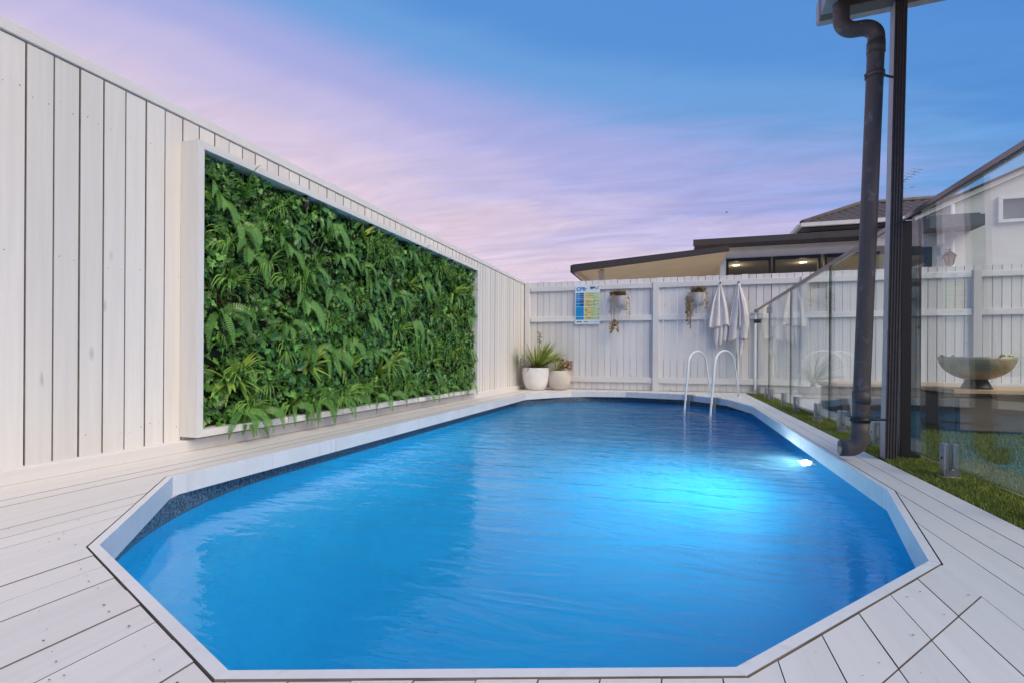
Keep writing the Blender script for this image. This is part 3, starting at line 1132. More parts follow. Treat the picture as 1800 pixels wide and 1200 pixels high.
placed = []
for kind, lst in (('f', [(385, 350), (440, 445), (508, 435), (395, 555), (540, 535), (590, 400), (650, 560), (592, 520), (545, 480), (640, 470), (690, 455), (700, 520), (735, 480), (765, 490), (800, 520),
                         (665, 620), (735, 600), (785, 560), (620, 600), (760, 655), (700, 640), (820, 560), (560, 615), (600, 455), (445, 740), (560, 705), (515, 575), (720, 440), (425, 400)]),
                  ('t', [(430, 345), (385, 430), (410, 500), (452, 560), (505, 500), (560, 470), (540, 500), (480, 680), (430, 660), (630, 530), (680, 430), (610, 690), (690, 680), (740, 630), (815, 600), (380, 610),
                         (660, 410), (705, 585), (490, 420), (780, 620), (520, 720), (645, 690), (590, 570), (755, 530), (800, 660)]),
                  ('r', [(425, 665), (405, 672), (550, 645), (612, 650), (690, 640), (800, 515), (670, 660), (765, 640)]),
                  ('b', [(530, 400), (600, 430), (660, 540), (690, 565), (520, 410), (740, 560), (680, 505), (560, 560), (470, 610), (640, 640), (785, 600)]),
                  ('m', [(510, 545), (400, 525), (620, 510), (785, 575), (425, 430), (700, 490)])):
    for (px, py) in lst:
        yy, zz = wall_at(px, py)
        placed.append((yy, zz))
        nm, ms, sc = {'f': ('fern', ferns, 0.84), 't': ('grass_tuft', tufts, 1.0), 'r': ('leaf_rosette', roses, 1.45), 'b': ('broad_leaves', broads, 1.0), 'm': ('moss_clump', mosses, 1.0)}[kind]
        put(nm, ms, yy, zz, 0.055 if kind != 'm' else 0.045, sc)
for _ in range(900):
    if len(placed) > 135: break
    yy, zz = rnd(GWY0 + .1, GWY1 - .1), rnd(GWZ0 + 0.14, GWZ1 - 0.1)
    if min((yy - a) ** 2 + (zz - b) ** 2 for a, b in placed) < 0.03: continue
    placed.append((yy, zz))
    c = random.random()
    if c < .16: put('fern', ferns, yy, zz)
    elif c < .56: put('grass_tuft', tufts, yy, zz)
    elif c < .74: put('leaf_rosette', roses, yy, zz, 0.06, 1.2)
    else: put('broad_leaves', broads, yy, zz)
for yy in (2.48, 2.66, 2.95, 3.2, 3.42, 3.62, 3.95, 4.2, 4.5, 4.85, 5.2, 5.5, 5.85, 6.1):       # growth that spills over the lower frame board
    if random.random() < .45:
        put('grass_tuft', tufts, yy + .08, GWZ0 + TH + 0.09, 0.10, 0.85)
    put('fern', spills, yy, GWZ0 + TH + 0.06, 0.112, 0.9)

# little spotlights under the top frame board
for i, (yy, lab) in enumerate(((3.06, 'small dark spotlight under the plant wall frame, nearest the camera'), (3.88, 'small dark spotlight under the plant wall frame, second nearest the camera'),
                               (4.73, 'small dark spotlight under the plant wall frame, second from its far end'), (5.56, 'small dark spotlight under the plant wall frame, nearest its far end'))):
    sp_ = thing('spotlight', (FX + 0.095, yy, GWZ1 - TH), lab, 'spotlight', 'spotlights along the plant wall')
    m = MB(); m.box(-0.02, 0.02, -0.012, 0.012, -0.008, -0.001); m.box(-0.004, 0.004, -0.004, 0.004, -0.035, -0.008)
    m.build('bracket', m_black, sp_)
    m = MB(); m.tube([(0.018, 0, -0.03), (0.0, 0, -0.055), (-0.022, 0, -0.085)], [0.016, 0.02, 0.024], 12)
    m.build('lamp_head', M_plain('spot_brown', (0.05, 0.032, 0.022), 0.5), sp_)

# ================================================================== potted plants in the corner
t = NT('white_glazed_pot')
co = t.coord('Object')
t.l.new(t.ramp(t.noise(co, 5, 6), [(0.3, (0.70, 0.68, 0.65)), (0.6, (0.80, 0.79, 0.78))]), t.b.inputs['Base Color'])
t.b.inputs['Roughness'].default_value = 0.55
t.bump(t.noise(co, 30, 4), 0.15, 0.004)
m_pot1 = t.m
t = NT('ribbed_pot')
co = t.coord('Object')
wv = t.n.new('ShaderNodeTexWave'); wv.bands_direction = 'Z'
t.set(wv, Scale=16.0, Distortion=3.0, Detail=3.0)
t.l.new(co, wv.inputs['Vector'])
t.l.new(t.mix(t.math('MULTIPLY', wv.outputs['Fac'], t.noise(co, 6, 4)), (0.66, 0.60, 0.53), (0.40, 0.34, 0.28)), t.b.inputs['Base Color'])
t.b.inputs['Roughness'].default_value = 0.75
t.bump(wv.outputs['Fac'], 0.4, 0.006)
m_pot2 = t.m
m_agave = M_leaf('agave_leaf', (0.10, 0.16, 0.02), (0.48, 0.56, 0.13), 0.45, 0.1)
m_dry = M_leaf('dry_leaf', (0.12, 0.05, 0.03), (0.34, 0.20, 0.12), 0.7, 0.1)
m_rust = M_leaf('copper_succulent', (0.22, 0.10, 0.03), (0.55, 0.28, 0.09), 0.5, 0.1)
m_olive = M_leaf('olive_succulent', (0.10, 0.10, 0.02), (0.33, 0.28, 0.06), 0.5, 0.1)


def succulent(m, c, n, R, mi, H=0.1):
    for _ in range(n):
        a = rnd(0, 2 * pi); r = rnd(.15, 1) * R
        p = Vector((c[0] + cos(a) * r * 0.6, c[1] + sin(a) * r * 0.6, c[2] + rnd(0, H)))
        leaf(m, p, Vector((cos(a), sin(a), rnd(0.1, 1.0))), Vector((cos(a) * -.4, sin(a) * -.4, 1)), rnd(.03, .055), OVAL, random.random(), mi, 0.35)


pp = thing('potted_plant', (-2.27, 8.50, 0), 'large white tapered pot with spiky green leaves in the fence corner', 'potted plant')
m = MB()
m.lathe([(0.0, 0.002), (0.13, 0.002), (0.165, 0.02), (0.205, 0.12), (0.226, 0.25), (0.229, 0.36), (0.227, 0.372), (0.214, 0.372), (0.212, 0.33), (0.0, 0.325)], seg=48)
m.build('pot', m_pot1, pp)
m = MB(); m.lathe([(0.0, 0.335), (0.212, 0.332)], seg=24); m.build('soil', m_soil, pp)
m = MB()
for k in range(115):
    a = rnd(0, 2 * pi); r = random.random() ** .8
    d = Vector((cos(a) * (0.3 + r), sin(a) * (0.3 + r), 1.05 - r * 0.62))
    blade(m, (cos(a) * .035, sin(a) * .035, 0.40 + rnd(-.04, .03)), d, rnd(0.38, 0.50) + r * .14, rnd(.0, .10), rnd(.013, .019), 6, 0, rnd(.25, 1))
m.build('spiky_leaves', m_agave, pp)
m = MB()
for k in range(40):
    a = rnd(0, 2 * pi)
    d = Vector((cos(a), sin(a), rnd(-.1, .3)))
    blade(m, (cos(a) * .03, sin(a) * .03, rnd(.35, .40)), d, rnd(0.18, 0.34), rnd(.3, .8), rnd(.005, .009), 5, 0, random.random())
m.tube([(0, 0, 0.33), (0.01, 0, 0.42)], [0.05, 0.035], 10)
m.build('dry_leaves', m_dry, pp)
m = MB()
for (ax, ay, h) in ((0.16, 0.05, .22), (.19, .10, .16), (0.12, .12, .26), (.2, 0.0, .12)):
    m.tube([(ax * .8, ay, .33), (ax, ay, .33 + h)], .006, 6)
    succulent(m, (ax, ay, .33 + h), 26, 0.09, 0, 0.06)
for z in range(9):                               # the upright flower stem
    succulent(m, (0.035, 0.1, 0.78 + z * 0.02), 3, 0.028, 0, 0.03)
m.tube([(0.035, 0.1, .34), (0.035, 0.1, .95)], .006, 6)
m.build('succulent_stems', m_olive, pp)

pp = thing('potted_plant', (-1.895, 8.62, 0), 'smaller round ribbed pot with orange tipped succulent beside the large pot', 'potted plant')
m = MB()
m.lathe([(0.0, 0.002), (0.11, 0.002), (0.15, 0.03), (0.182, 0.10), (0.19, 0.17), (0.184, 0.25), (0.165, 0.318), (0.158, 0.326), (0.146, 0.322), (0.15, 0.29), (0.0, 0.285)], seg=48)
m.build('pot', m_pot2, pp)
m = MB(); m.lathe([(0.0, 0.295), (0.148, 0.292)], seg=24); m.build('soil', m_soil, pp)
m = MB()
for k in range(48):
    a = rnd(0, 2 * pi); r = random.random()
    d = Vector((cos(a) * (0.2 + r), sin(a) * (0.2 + r), 1.1 - r * 0.7))
    blade(m, (-0.04 + cos(a) * .02, sin(a) * .02, 0.30), d, rnd(0.20, 0.30), rnd(.05, .3), rnd(.008, .012), 5, 0, rnd(.3, 1))
m.build('spiky_leaves', m_agave, pp)
m = MB()
for (ax, ay, h) in ((.08, -.03, .06), (.11, .03, .1), (.05, .06, .13), (.12, -.05, .03), (-.02, .09, .16)):
    succulent(m, (ax * 1.3, ay * 1.3, .30 + h), 34, 0.11, 0, 0.07)
m.build('orange_succulent', m_rust, pp)

# ================================================================== safety sign
sg = thing('safety_sign', (-1.47, BY - 0.045, 1.445), 'white CPR safety poster with blue and yellow columns on the back fence', 'sign')
m_sw = M_plain('sign_white', (0.70, 0.76, 0.80), 0.35, var=0.02, bump=0)
m_sb = M_plain('sign_blue', (0.0, 0.27, 0.60), 0.35, var=0.05, bump=0)
m_sb2 = M_plain('sign_deep_blue', (0.0, 0.10, 0.34), 0.35, var=0.05, bump=0)
m_sy = M_plain('sign_yellow', (0.72, 0.62, 0.25), 0.4, var=0.04, bump=0)
m_sg = M_plain('sign_lime', (0.52, 0.62, 0.34), 0.4, var=0.04, bump=0)
m_sk = M_plain('sign_ink', (0.05, 0.06, 0.06), 0.5, bump=0)
m_slate = M_plain('sign_slate', (0.06, 0.12, 0.20), 0.5, bump=0)
SW, SH = 0.428, 0.66


def srect(m, x0, x1, z0, z1, lv):                # fractions of the sheet, z from the top
    X0, X1 = (x0 - .5) * SW, (x1 - .5) * SW
    Z0, Z1 = (.5 - z1) * SH, (.5 - z0) * SH
    yv = -0.0035 - lv * 0.0008
    m.poly([(X0, yv, Z0), (X1, yv, Z0), (X1, yv, Z1), (X0, yv, Z1)])


m = MB(); m.box(-SW / 2, SW / 2, -0.003, 0.003, -SH / 2, SH / 2); m.build('panel', m_sw, sg)
rows = [(0.19, .235), (.245, .29), (.30, .335), (.345, .37), (.378, .455), (.465, .545), (.555, .80), (.815, .885)]
m = MB(); [srect(m, .03, .355, a, b, 1) for a, b in rows]; m.build('blue_column', m_sb, sg)
m = MB(); [srect(m, .20, .355, a, b, 1.6) for a, b in rows[:6]]; m.build('blue_shade', m_sb2, sg)
m = MB(); [srect(m, .37, .72, a, b, 1) for a, b in ((.185, .36), (.37, .545), (.555, .80), (.81, .885))]; m.build('yellow_column', m_sy, sg)
m = MB(); [srect(m, .72, .985, a, b, 1) for a, b in ((.185, .36), (.37, .545), (.555, .80), (.81, .885))]; m.build('lime_column', m_sg, sg)
m = MB()
for z in (.205, .218, .262, .276, .315, .39, .405, .425, .437, .478, .492, .51, .528, .575, .69, .70, .83, .845, .858):
    a = rnd(.39, .5); srect(m, a, min(.84, a + rnd(.2, .36)), z, z + .006, 2)
for z in (.212, .265, .318, .357, .415, .50, .67, .85):
    srect(m, .05, .05 + rnd(.08, .16), z, z + .007, 2.4)
m.build('small_print', m_slate, sg)
m = MB()
for (cx, cz, w, h) in ((.80, .40, .11, .03), (.93, .405, .09, .022), (.755, .49, .1, .03), (.90, .48, .1, .014), (.43, .625, .08, .05), (.50, .62, .04, .06), (.68, .63, .09, .025), (.94, .615, .05, .03),
                        (.43, .755, .05, .03), (.48, .75, .03, .05), (.67, .76, .11, .028), (.93, .745, .05, .035), (.93, .85, .06, .03)):
    for q in range(4):
        a, b = cx + rnd(-.5, .2) * w, cz + rnd(-.5, .2) * h
        srect(m, a, a + w * rnd(.2, .5), b, b + h * rnd(.25, .6), 2.5)
m.build('pictograms', m_sk, sg)
m = MB()
srect(m, .60, .80, .035, .075, 1.5); srect(m, .60, .74, .082, .102, 1.5)
for q in range(10):
    srect(m, .80 + q * .017, .825 + q * .017, .095 - q * .0075, .108 - q * .0075, 1.5); srect(m, .80 + q * .014, .82 + q * .014, .06 + q * .005, .068 + q * .005, 1.6)
srect(m, .07, .28, .925, .955, 1.5); srect(m, .35, .52, .935, .955, 1.5); srect(m, .60, .95, .945, .950, 1.5)
srect(m, .345, .50, .075, .082, 1.5); srect(m, .345, .46, .09, .096, 1.5)
m.build('logo_marks', m_slate, sg)


def text_mesh(txt, size, mat, name, parent, loc, bold=0.0):
    cu = bpy.data.curves.new('lettering', 'FONT')
    cu.body = txt; cu.size = size; cu.offset = bold; cu.extrude = 0.0006; cu.resolution_u = 3
    to = bpy.data.objects.new('lettering', cu)
    C.objects.link(to)
    dg = bpy.context.evaluated_depsgraph_get()
    me = bpy.data.meshes.new_from_object(to.evaluated_get(dg))
    bpy.data.objects.remove(to)
    me.materials.clear(); me.materials.append(mat)
    return obj(name, me, parent, loc, (pi / 2, 0, 0))


text_mesh('CPR', 0.088, m_sb, 'lettering', sg, (-SW / 2 + .022, -0.0045, SH / 2 - 0.090), 0.0036)

# ================================================================== wall planters and towels
m_plpot = M_plain('planter_glaze', (0.55, 0.52, 0.51), 0.5, var=0.08)


def wall_planter(x, z, label, style):
    p = thing('wall_planter', (x, BY - 0.002, z), label, 'wall planter', 'planters on the back fence')
    m = MB()
    seg = 18
    prof = [(0.0, -0.115), (0.085, -0.115), (0.10, -0.05), (0.112, 0.06), (0.112, 0.075), (0.10, 0.075), (0.095, 0.05), (0.0, 0.045)]
    for r, zz in prof:
        for k in range(seg + 1):
            a = pi + pi * k / seg
            m.v.append((r * cos(a), r * sin(a) * 0.95 - 0.043, zz))
    for i in range(len(prof) - 1):
        for k in range(seg):
            b = i * (seg + 1) + k
            m.face([b, b + 1, b + seg + 2, b + seg + 1], 0, True)
    m.build('pot', m_plpot, p)
    m = MB(); m.box(-0.05, 0.05, -0.042, -0.040, -.115, .07); m.build('bracket', m_steel, p)
    m = MB()
    for _ in range(8):
        succulent(m, (rnd(-.11, .09), -.09 + rnd(-.03, .03), .07), 30, .09, 0, .07)
    strands = ([(-.16, -.24), (-.12, -.50), (-.15, -.55), (-.05, -.54), (-.10, -.46), (.10, -.30), (.14, -.33)] if style == 0
               else [(-.16, -.30), (-.13, -.44), (-.17, -.40), (-.10, -.30), (.14, -.18), (.12, -.22), (-.12, -.5), (-.145, -.34)])
    for (sx, sz) in strands:
        pts = [(sx * .55, -.09, .08), (sx * .85, -.15, .07), (sx, -.165, -.02), (sx + rnd(-.015, .015), -.16, sz * .5), (sx + rnd(-.02, .02), -.15, sz)]
        m.tube(pts, .0035, 5)
        dense = (style == 1 and sx < 0) or sz < -.45
        for q in range(26 if dense else 9):
            f = rnd(0.15, 1) if dense and style == 1 else (rnd(.72, 1) if dense else rnd(0, 1))
            zz = .07 + (sz - .07) * f
            a = rnd(0, 2 * pi)
            leaf(m, Vector((sx + rnd(-.012, .012), -.155, zz)), Vector((cos(a), sin(a) * .6, rnd(-.4, .6))), Vector((0, -1, .4)), rnd(.022, .042), OVAL, random.random(), 0, .3)
    m.build('trailing_succulent', m_rust2, p)


m_rust2 = M_leaf('trailing_succulent_leaf', (0.18, 0.11, 0.04), (0.48, 0.33, 0.13), 0.55, 0.1)
wall_planter(-0.90, 1.50, 'small wall pot with sparse trailing succulent, next to the CPR poster', 0)
wall_planter(0.315, 1.515, 'small wall pot with thick trailing succulent, left of the hanging towels', 1)

t = NT('towel_cotton')
co = t.coord('Object')
t.l.new(t.ramp(t.noise(co, 14, 4), [(0.3, (0.66, 0.615, 0.60)), (0.7, (0.74, 0.70, 0.685))]), t.b.inputs['Base Color'])
t.b.inputs['Roughness'].default_value = 0.95
t.b.inputs['Sheen Weight'].default_value = 0.3
t.bump(t.noise(co, 420, 2), 0.5, 0.003)
m_towel = t.m
t = NT('towel_inner')
t.l.new(t.ramp(t.noise(t.coord(), 14, 4), [(0.3, (0.46, 0.42, 0.40)), (0.7, (0.54, 0.50, 0.48))]), t.b.inputs['Base Color'])
t.b.inputs['Roughness'].default_value = 0.95
m_towel2 = t.m


def drape(m, zt, rows_, folds, dep, phase, botfun, mi=0, ph2=0.0, flat=0.0):
    """cloth gathered at a point; rows_ = [(z, x_left, x_right)]"""
    nu = 56; nv = 44
    b = len(m.v)
    for j in range(nv + 1):
        f = j / nv
        for i in range(nu + 1):
            u = i / nu
            zb = botfun(u)
            z = zt + (zb - zt) * f
            # interpolate outline
            for (z0, l0, r0), (z1, l1, r1) in zip(rows_, rows_[1:]):
                if z >= z1 or (z1, l1, r1) == rows_[-1]:
                    q = min(1.0, max(0, (z - z0) / (z1 - z0))); l, r = l0 + (l1 - l0) * q, r0 + (r1 - r0) * q
                    break
            a = min(1.0, (zt - z) * 3.2 + 0.12)
            w = u + 0.03 * sin(u * folds * 2 * pi + phase) * a
            x = l + (r - l) * w
            y = -0.02 - dep * a * (0.55 + 0.45 * cos(u * folds * 2 * pi + phase + 0.6 * sin(z * 6 + ph2))) - 0.02 * a
            m.v.append((x, y, z + 0.006 * sin(u * 19 + phase)))
    for j in range(nv):
        for i in range(nu):
            k = b + j * (nu + 1) + i
            m.face([k, k + nu + 1, k + nu + 2, k + 1], mi, True)


def zig(u, vals):
    n = len(vals) - 1
    k = min(n - 1, int(u * n)); f = u * n - k
    return vals[k] + (vals[k + 1] - vals[k]) * f


def towel(x, label, spec):
    p = thing('towel', (x, BY - 0.042, 1.725), label, 'towel', 'towels on the back fence')
    m = MB()
    for s in spec: drape(m, *s)
    o = m.build('cloth', m_towel, p)
    sd = o.modifiers.new('thick', 'SOLIDIFY'); sd.thickness = 0.005; sd.offset = 0
    return p


def hook(x, label):
    p = thing('towel_hook', (x, BY - 0.041, 1.735), label, 'hook', 'hooks on the top fence rail')
    m = MB(); m.box(-.013, .013, -.007, 0, -.016, .016, 0, .002); m.build('plate', m_black, p)
    m = MB(); m.tube([(0, -.004, -.004), (0, -.03, -.012), (0, -.042, 0.0), (0, -.043, .014)], .005, 8); m.build('peg', m_black, p)


hook(0.652, 'small black hook above the left of two hanging towels')
hook(0.921, 'small black hook above the right of two hanging towels')
towel(0.652, 'pale grey cotton towel hanging on the left hook of the pair', [
    (0.0, [(0, -.010, .012), (-.12, -.06, .045), (-.30, -.12, .09), (-.55, -.165, .135), (-.68, -.175, .16), (-1.2, -.16, .165)], 2.6, .055, .3, lambda u: zig(u, [-.70, -.70, -.69, -.68, -.66, -.70]), 0, 1.0),
    (-.1, [(0, -.01, .01), (-.55, -.10, .12), (-.9, -.10, .10), (-1.1, -.06, .06)], 3.4, .03, 1.7, lambda u: zig(u, [-.90, -1.02, -.84, -.98, -.86, -.92, -.80]), 0, 2.0)])
towel(0.921, 'pale grey cotton towel with a long tail hanging on the right hook', [
    (0.0, [(0, -.010, .012), (-.12, -.04, .05), (-.30, -.085, .105), (-.5, -.125, .145), (-.62, -.14, .16), (-1.2, -.175, .14)], 2.2, .06, 2.2, lambda u: zig(u, [-.93, -.91, -.88, -.86, -.88, -.87]), 0, .4),
    (0.0, [(0, -.008, .008), (-.4, 0, .10), (-.66, .0, .135), (-1.0, .0, .14)], 1.6, .072, .6, lambda u: zig(u, [-.72, -.68, -.64, -.62, -.60]), 0, 1.3),
    (-.1, [(0, -.01, .01), (-.6, -.09, .10), (-.95, -.08, .09), (-1.3, -.045, .03)], 2.6, .03, .9, lambda u: zig(u, [-.98, -1.10, -1.25, -1.12, -1.02]), 0, 2.6),
    (-.5, [(-.5, -.04, .0), (-1.15, -.05, .0), (-1.5, -.05, .0)], 1.2, .03, 0.2, lambda u: zig(u, [-1.42, -1.34, -1.5]), 0, 9.0)])

# ================================================================== glass pool fence
gf = thing('glass_fence', (1.17, 5, 0), 'frameless glass pool fence with steel spigots and slim top rail on the right', 'fence')
GFX = 1.17


def pane(y0, y1):
    m = MB(); h = 0.006
    z0, z1 = 0.045, 1.268
    X0, X1, Y0, Y1 = -h, h, y0 - 5, y1 - 5
    m.box(X0, X1, Y0, Y1, z0, z1)
    for i in range(6):                            # six faces: the two big sheets stay clear, the rim shows green
        m.m[i] = 0 if i in (3, 5) else 1
    m.build('glass_pane', [m_glass, m_edge], gf)


for y0, y1 in ((7.66, 8.74), (6.28, 7.63), (4.765, 6.255), (3.42, 4.74), (1.93, 3.215), (0.5, 1.90)):
    pane(y0, y1)


def spigot(y):
    m = MB()
    m.box(-.027, -.0075, -.025, .025, 0.004, .152, 0, .005)
    m.box(.0075, .027, -.025, .025, 0.004, .152, 0, .005)
    m.box(-.0272, .0272, -.0252, .0252, 0.003, .040, 0, .004)
    m.box(-.036, .036, -.036, .036, -0.01, .006, 0, .002)
    m.tube([(-.0295, 0, .085), (-.026, 0, .085)], .006, 8, 1)
    o = m.build('spigot', [m_steel, m_black], gf)
    o.location = (0, y - 5, 0)


for y in (8.6, 7.82, 7.45, 6.62, 5.98, 5.12, 4.42, 3.72, 2.83, 2.12, 1.6, 0.8): spigot(y)


def rail(y0, y1):
    m = MB(); m.box(-.017, .017, y0 - 5, y1 - 5, 1.2685, 1.298, 0, .004); m.build('top_rail', m_chrome, gf)


rail(3.378, 8.86); rail(1.72, 3.282); rail(0.4, 1.66)
m = MB(); m.box(-.026, .026, 1.66 - 5, 1.72 - 5, 1.262, 1.345, 0, .003); m.build('rail_joiner', m_chrome, gf)
m = MB(); m.box(-.03, .03, 8.84 - 5, 8.905 - 5, 1.255, 1.31, 0, .008); m.build('end_bracket', m_steel, gf)
m = MB(); m.tube([(-.05, 8.70 - 5, 1.11), (.05, 8.70 - 5, 1.11)], .030, 18); m.build('latch_knob', m_black, gf)
m = MB(); m.box(-.03, .03, 7.60 - 5, 7.69 - 5, 1.14, 1.22, 0, .004); m.build('hinge', m_steel, gf)
m = MB(); m.box(-.026, .066, 3.290 - 5, 3.376 - 5, -.02, 1.268, 0, .003); m.build('corner_post', m_bronze, gf)
m = MB(); m.box(1.155 - GFX, 1.215 - GFX, 8.90 - 5, 8.909 - 5, .06, 1.22); m.build('latch_post', m_whitepl, gf)

# ================================================================== patio roof corner, its post, and the downpipe
pr = thing('patio_roof', (1.05, 3.24, 0), 'corner of a grey patio roof held by a tall ribbed post at the pool edge', 'roof')
PR = (1.05, 3.24, 0)
m = MB()
RZ = 2.405
n_r = 4
prof = [(-.04, .035)]                              # ribbed front face: grooves along the height
m2 = []
w0, w1 = -0.028, 0.028
xs = [w0]
for i in range(n_r):
    c = w0 + (i + 0.7) * (w1 - w0) / (n_r + 0.4)
    xs += [c - .0038, c - .002, c + .002, c + .0038]
xs.append(w1)
plan = []
for i, x in enumerate(xs):
    dpt = 0.006 if (i - 1) % 4 in (1, 2) and 0 < i < len(xs) - 1 else 0.0
    plan.append((x, -.035 + dpt))
plan += [(w1, .03), (w0, .03)]
b0 = MB(); b0.prism(plan, 0, RZ)
nf = len(b0.f)
b0.m[-1] = 1                                       # left face: light on it put into a paler colour
lean = 0.036 / 2.4
b0.v = [(x + z * lean + 0.022, y, z) for x, y, z in b0.v]
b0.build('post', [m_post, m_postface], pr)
m = MB(); m.box(0.742 - PR[0], 3.2 - PR[0], -.05, .045, RZ + .002, RZ + .16, 0, .003); m.build('beam', m_post, pr)
m = MB(); m.box(0.742 - PR[0] - .004, 0.80 - PR[0], 1.9 - PR[1], -.052, RZ - .02, RZ + .165, 0, .003); m.build('side_fascia', M_plain('fascia_grey', (0.30, 0.31, 0.33), 0.5), pr)
m = MB(); m.box(0.742 - PR[0] - .002, 3.2 - PR[0], .048, .15, RZ + .03, RZ + .15, 0, .01); m.build('gutter', m_postface, pr)
m = MB()
for k in range(15):
    x0 = 0.803 - PR[0] + k * .158
    m.box(x0, x0 + .15, 1.9 - PR[1], -.054, RZ + .10, RZ + .125)
    m.box(x0 + .05, x0 + .09, 1.9 - PR[1], -.054, RZ + .125, RZ + .15)
m.build('roof_sheet', M_plain('roof_sheet_grey', (0.16, 0.16, 0.17), 0.5), pr)
m = MB()
for k in range(7):
    x0 = 1.2 - PR[0] + k * .28
    m.box(x0, x0 + .045, 1.9 - PR[1], -.053, RZ + .01, RZ + .098)
m.build('rafters', m_post, pr)

for ch in pr.children:
    if ch.name.split('.')[0] in ('beam', 'side_fascia', 'gutter', 'roof_sheet', 'rafters'):
        cx_, cy_ = 0.742 - PR[0], 3.24 - PR[1]
        a_ = radians(-4.7)
        ch.rotation_euler = (0, 0, a_)
        ch.location = (cx_ - (cx_ * cos(a_) - cy_ * sin(a_)), cy_ - (cx_ * sin(a_) + cy_ * cos(a_)), 0)
dp = thing('downpipe', (0.92, 3.12, 0), 'dark grey round downpipe with an elbow at top and bottom beside the patio post', 'downpipe')
pts = []
lx = lambda z: (-0.012 + (z - 0.2) * 0.031)
R_ = 0.0385
m = MB()
zt = 2.255
main = [(lx(z), 0, z) for z in (0.10, 0.3, 0.6, 1.0, 1.4, 1.8, 2.1, 2.18)]
top = []
xb = lx(2.18)
for k in range(1, 8):
    a = k / 7 * pi / 2
    top.append((xb - .062 + .062 * cos(a), 0, 2.18 + .062 * sin(a)))
xe = xb - .062
for k in range(0, 8):
    a = k / 7 * pi / 2
    top.append((xe - .035 - .062 * sin(a), 0, 2.242 + .062 * (1 - cos(a))))
top.append((xe - .097, 0, 2.50))
m.tube(main + top, R_, 24)
m.build('pipe', m_pipe, dp)
m = MB()
bot = []
for k in range(0, 9):
    a = k / 8 * radians(84)
    bot.append((lx(.15) - .055 + .055 * cos(a), 0, .12 - .055 * sin(a)))
bx_, bz_ = bot[-1][0], bot[-1][2]
bot.append((bx_ - .042, 0, bz_ - .002))
m.tube([(lx(.2), 0, .205), (lx(.15), 0, .15)] + bot, R_ + .0035, 24)
m.build('outlet_elbow', m_pipe, dp)
m = MB(); m.tube([(bx_ - .0415, 0, bz_ - .0025), (bx_ - .0435, 0, bz_ - .0022)], R_ - .002, 24); m.build('outlet_plug', m_tan, dp)
for z in (.215, 1.99):
    m = MB(); m.tube([(lx(z), 0, z - .012), (lx(z), 0, z + .012)], R_ + .006, 24)
    m.tube([(lx(z) + R_, .01, z), (0.125 + z * lean, .06, z)], .006, 8)
    m.tube([(lx(z) - R_ - .012, -.01, z), (lx(z) - R_ - .002, -.01, z)], .005, 8)
    m.build('clip', m_pipe if z > 1 else m_black, dp)
for z in (2.13, .33):
    m = MB(); m.tube([(lx(z), 0, z - .03), (lx(z), 0, z + .03)], R_ + .003, 24); m.build('collar', m_pipe, dp)

# ================================================================== behind the glass: palm, fire bowl, wicker seats
pm = thing('potted_plant', (1.80, 8.15, 0), 'pale arching ponytail palm in a white bowl behind the glass fence', 'potted plant')
m = MB(); m.lathe([(0.0, 0.002), (.10, .002), (.13, .02), (.23, .15), (.24, .17), (.225, .17), (.2, .14), (0, .135)], seg=40); m.build('pot', m_pot1, pm)
m = MB()
for k in range(70):
    a = rnd(0, 2 * pi); r = random.random()
    d = Vector((cos(a) * (.3 + r), sin(a) * (.3 + r), 1.2 - r * .5))
    blade(m, (cos(a) * .02, sin(a) * .02, .20), d, rnd(.45, .68), rnd(.55, 1.0), .0045, 10, 0, rnd(0, 1))
m.build('arching_leaves', M_leaf('palm_leaf', (0.20, 0.22, 0.17), (0.45, 0.46, 0.38), 0.6, 0.2), pm)
m = MB(); m.tube([(0, 0, .13), (0, 0, .2)], [.05, .025], 10); m.build('stem', m_dry, pm)

t = NT('wicker')
co = t.coord('Object')
wa = t.n.new('ShaderNodeTexWave'); wa.bands_direction = 'DIAGONAL'; t.set(wa, Scale=55.0, Distortion=0.6)
wb = t.n.new('ShaderNodeTexWave'); wb.bands_direction = 'Z'; t.set(wb, Scale=60.0, Distortion=0.6)
t.l.new(co, wa.inputs['Vector']); t.l.new(co, wb.inputs['Vector'])
h_ = t.math('MULTIPLY', wa.outputs['Fac'], wb.outputs['Fac'])
t.l.new(t.ramp(h_, [(0.05, (0.17, 0.13, 0.10)), (0.6, (0.50, 0.40, 0.32))]), t.b.inputs['Base Color'])
t.b.inputs['Roughness'].default_value = 0.6
t.bump(h_, 0.9, 0.012)
m_wicker = t.m
m_table = M_wood('oiled_timber', (0.58, 0.38, 0.21), 0, dirt=(0.2, 0.1, .05))
w_ = thing('wicker_seat', (1.955, 4.6, 0), 'brown wicker box seat with timber top under the fire bowl', 'outdoor seat')
m = MB()
m.box(0.0, 1.9, 0.0, .75, .012, .27, 0, .012)
m.build('woven_base', m_wicker, w_)
m = MB(); m.box(-.012, .006, -.006, .012, .01, .268); m.build('corner_trim', m_black, w_)
m = MB(); m.box(-.02, 1.92, -.02, .77, .2705, .288, 0, .004); m.build('rim', m_black, w_)
for k in range(6):
    m = MB(); m.box(-.04, 1.94, -.03 + k * .137, -.03 + k * .137 + .132, .2885, .318, 0, .003); m.build('table_slat', m_table, w_)
w2_ = thing('wicker_seat', (1.42, 5.42, 0), 'brown wicker box seat running back behind the ribbed post', 'outdoor seat')
m = MB(); m.box(0.0, 1.1, 0, .7, .012, .27, 0, .012); m.build('woven_base', m_wicker, w2_)
m = MB(); m.box(-.02, 1.12, -.02, .72, .2705, .288, 0, .004); m.build('rim', m_black, w2_)
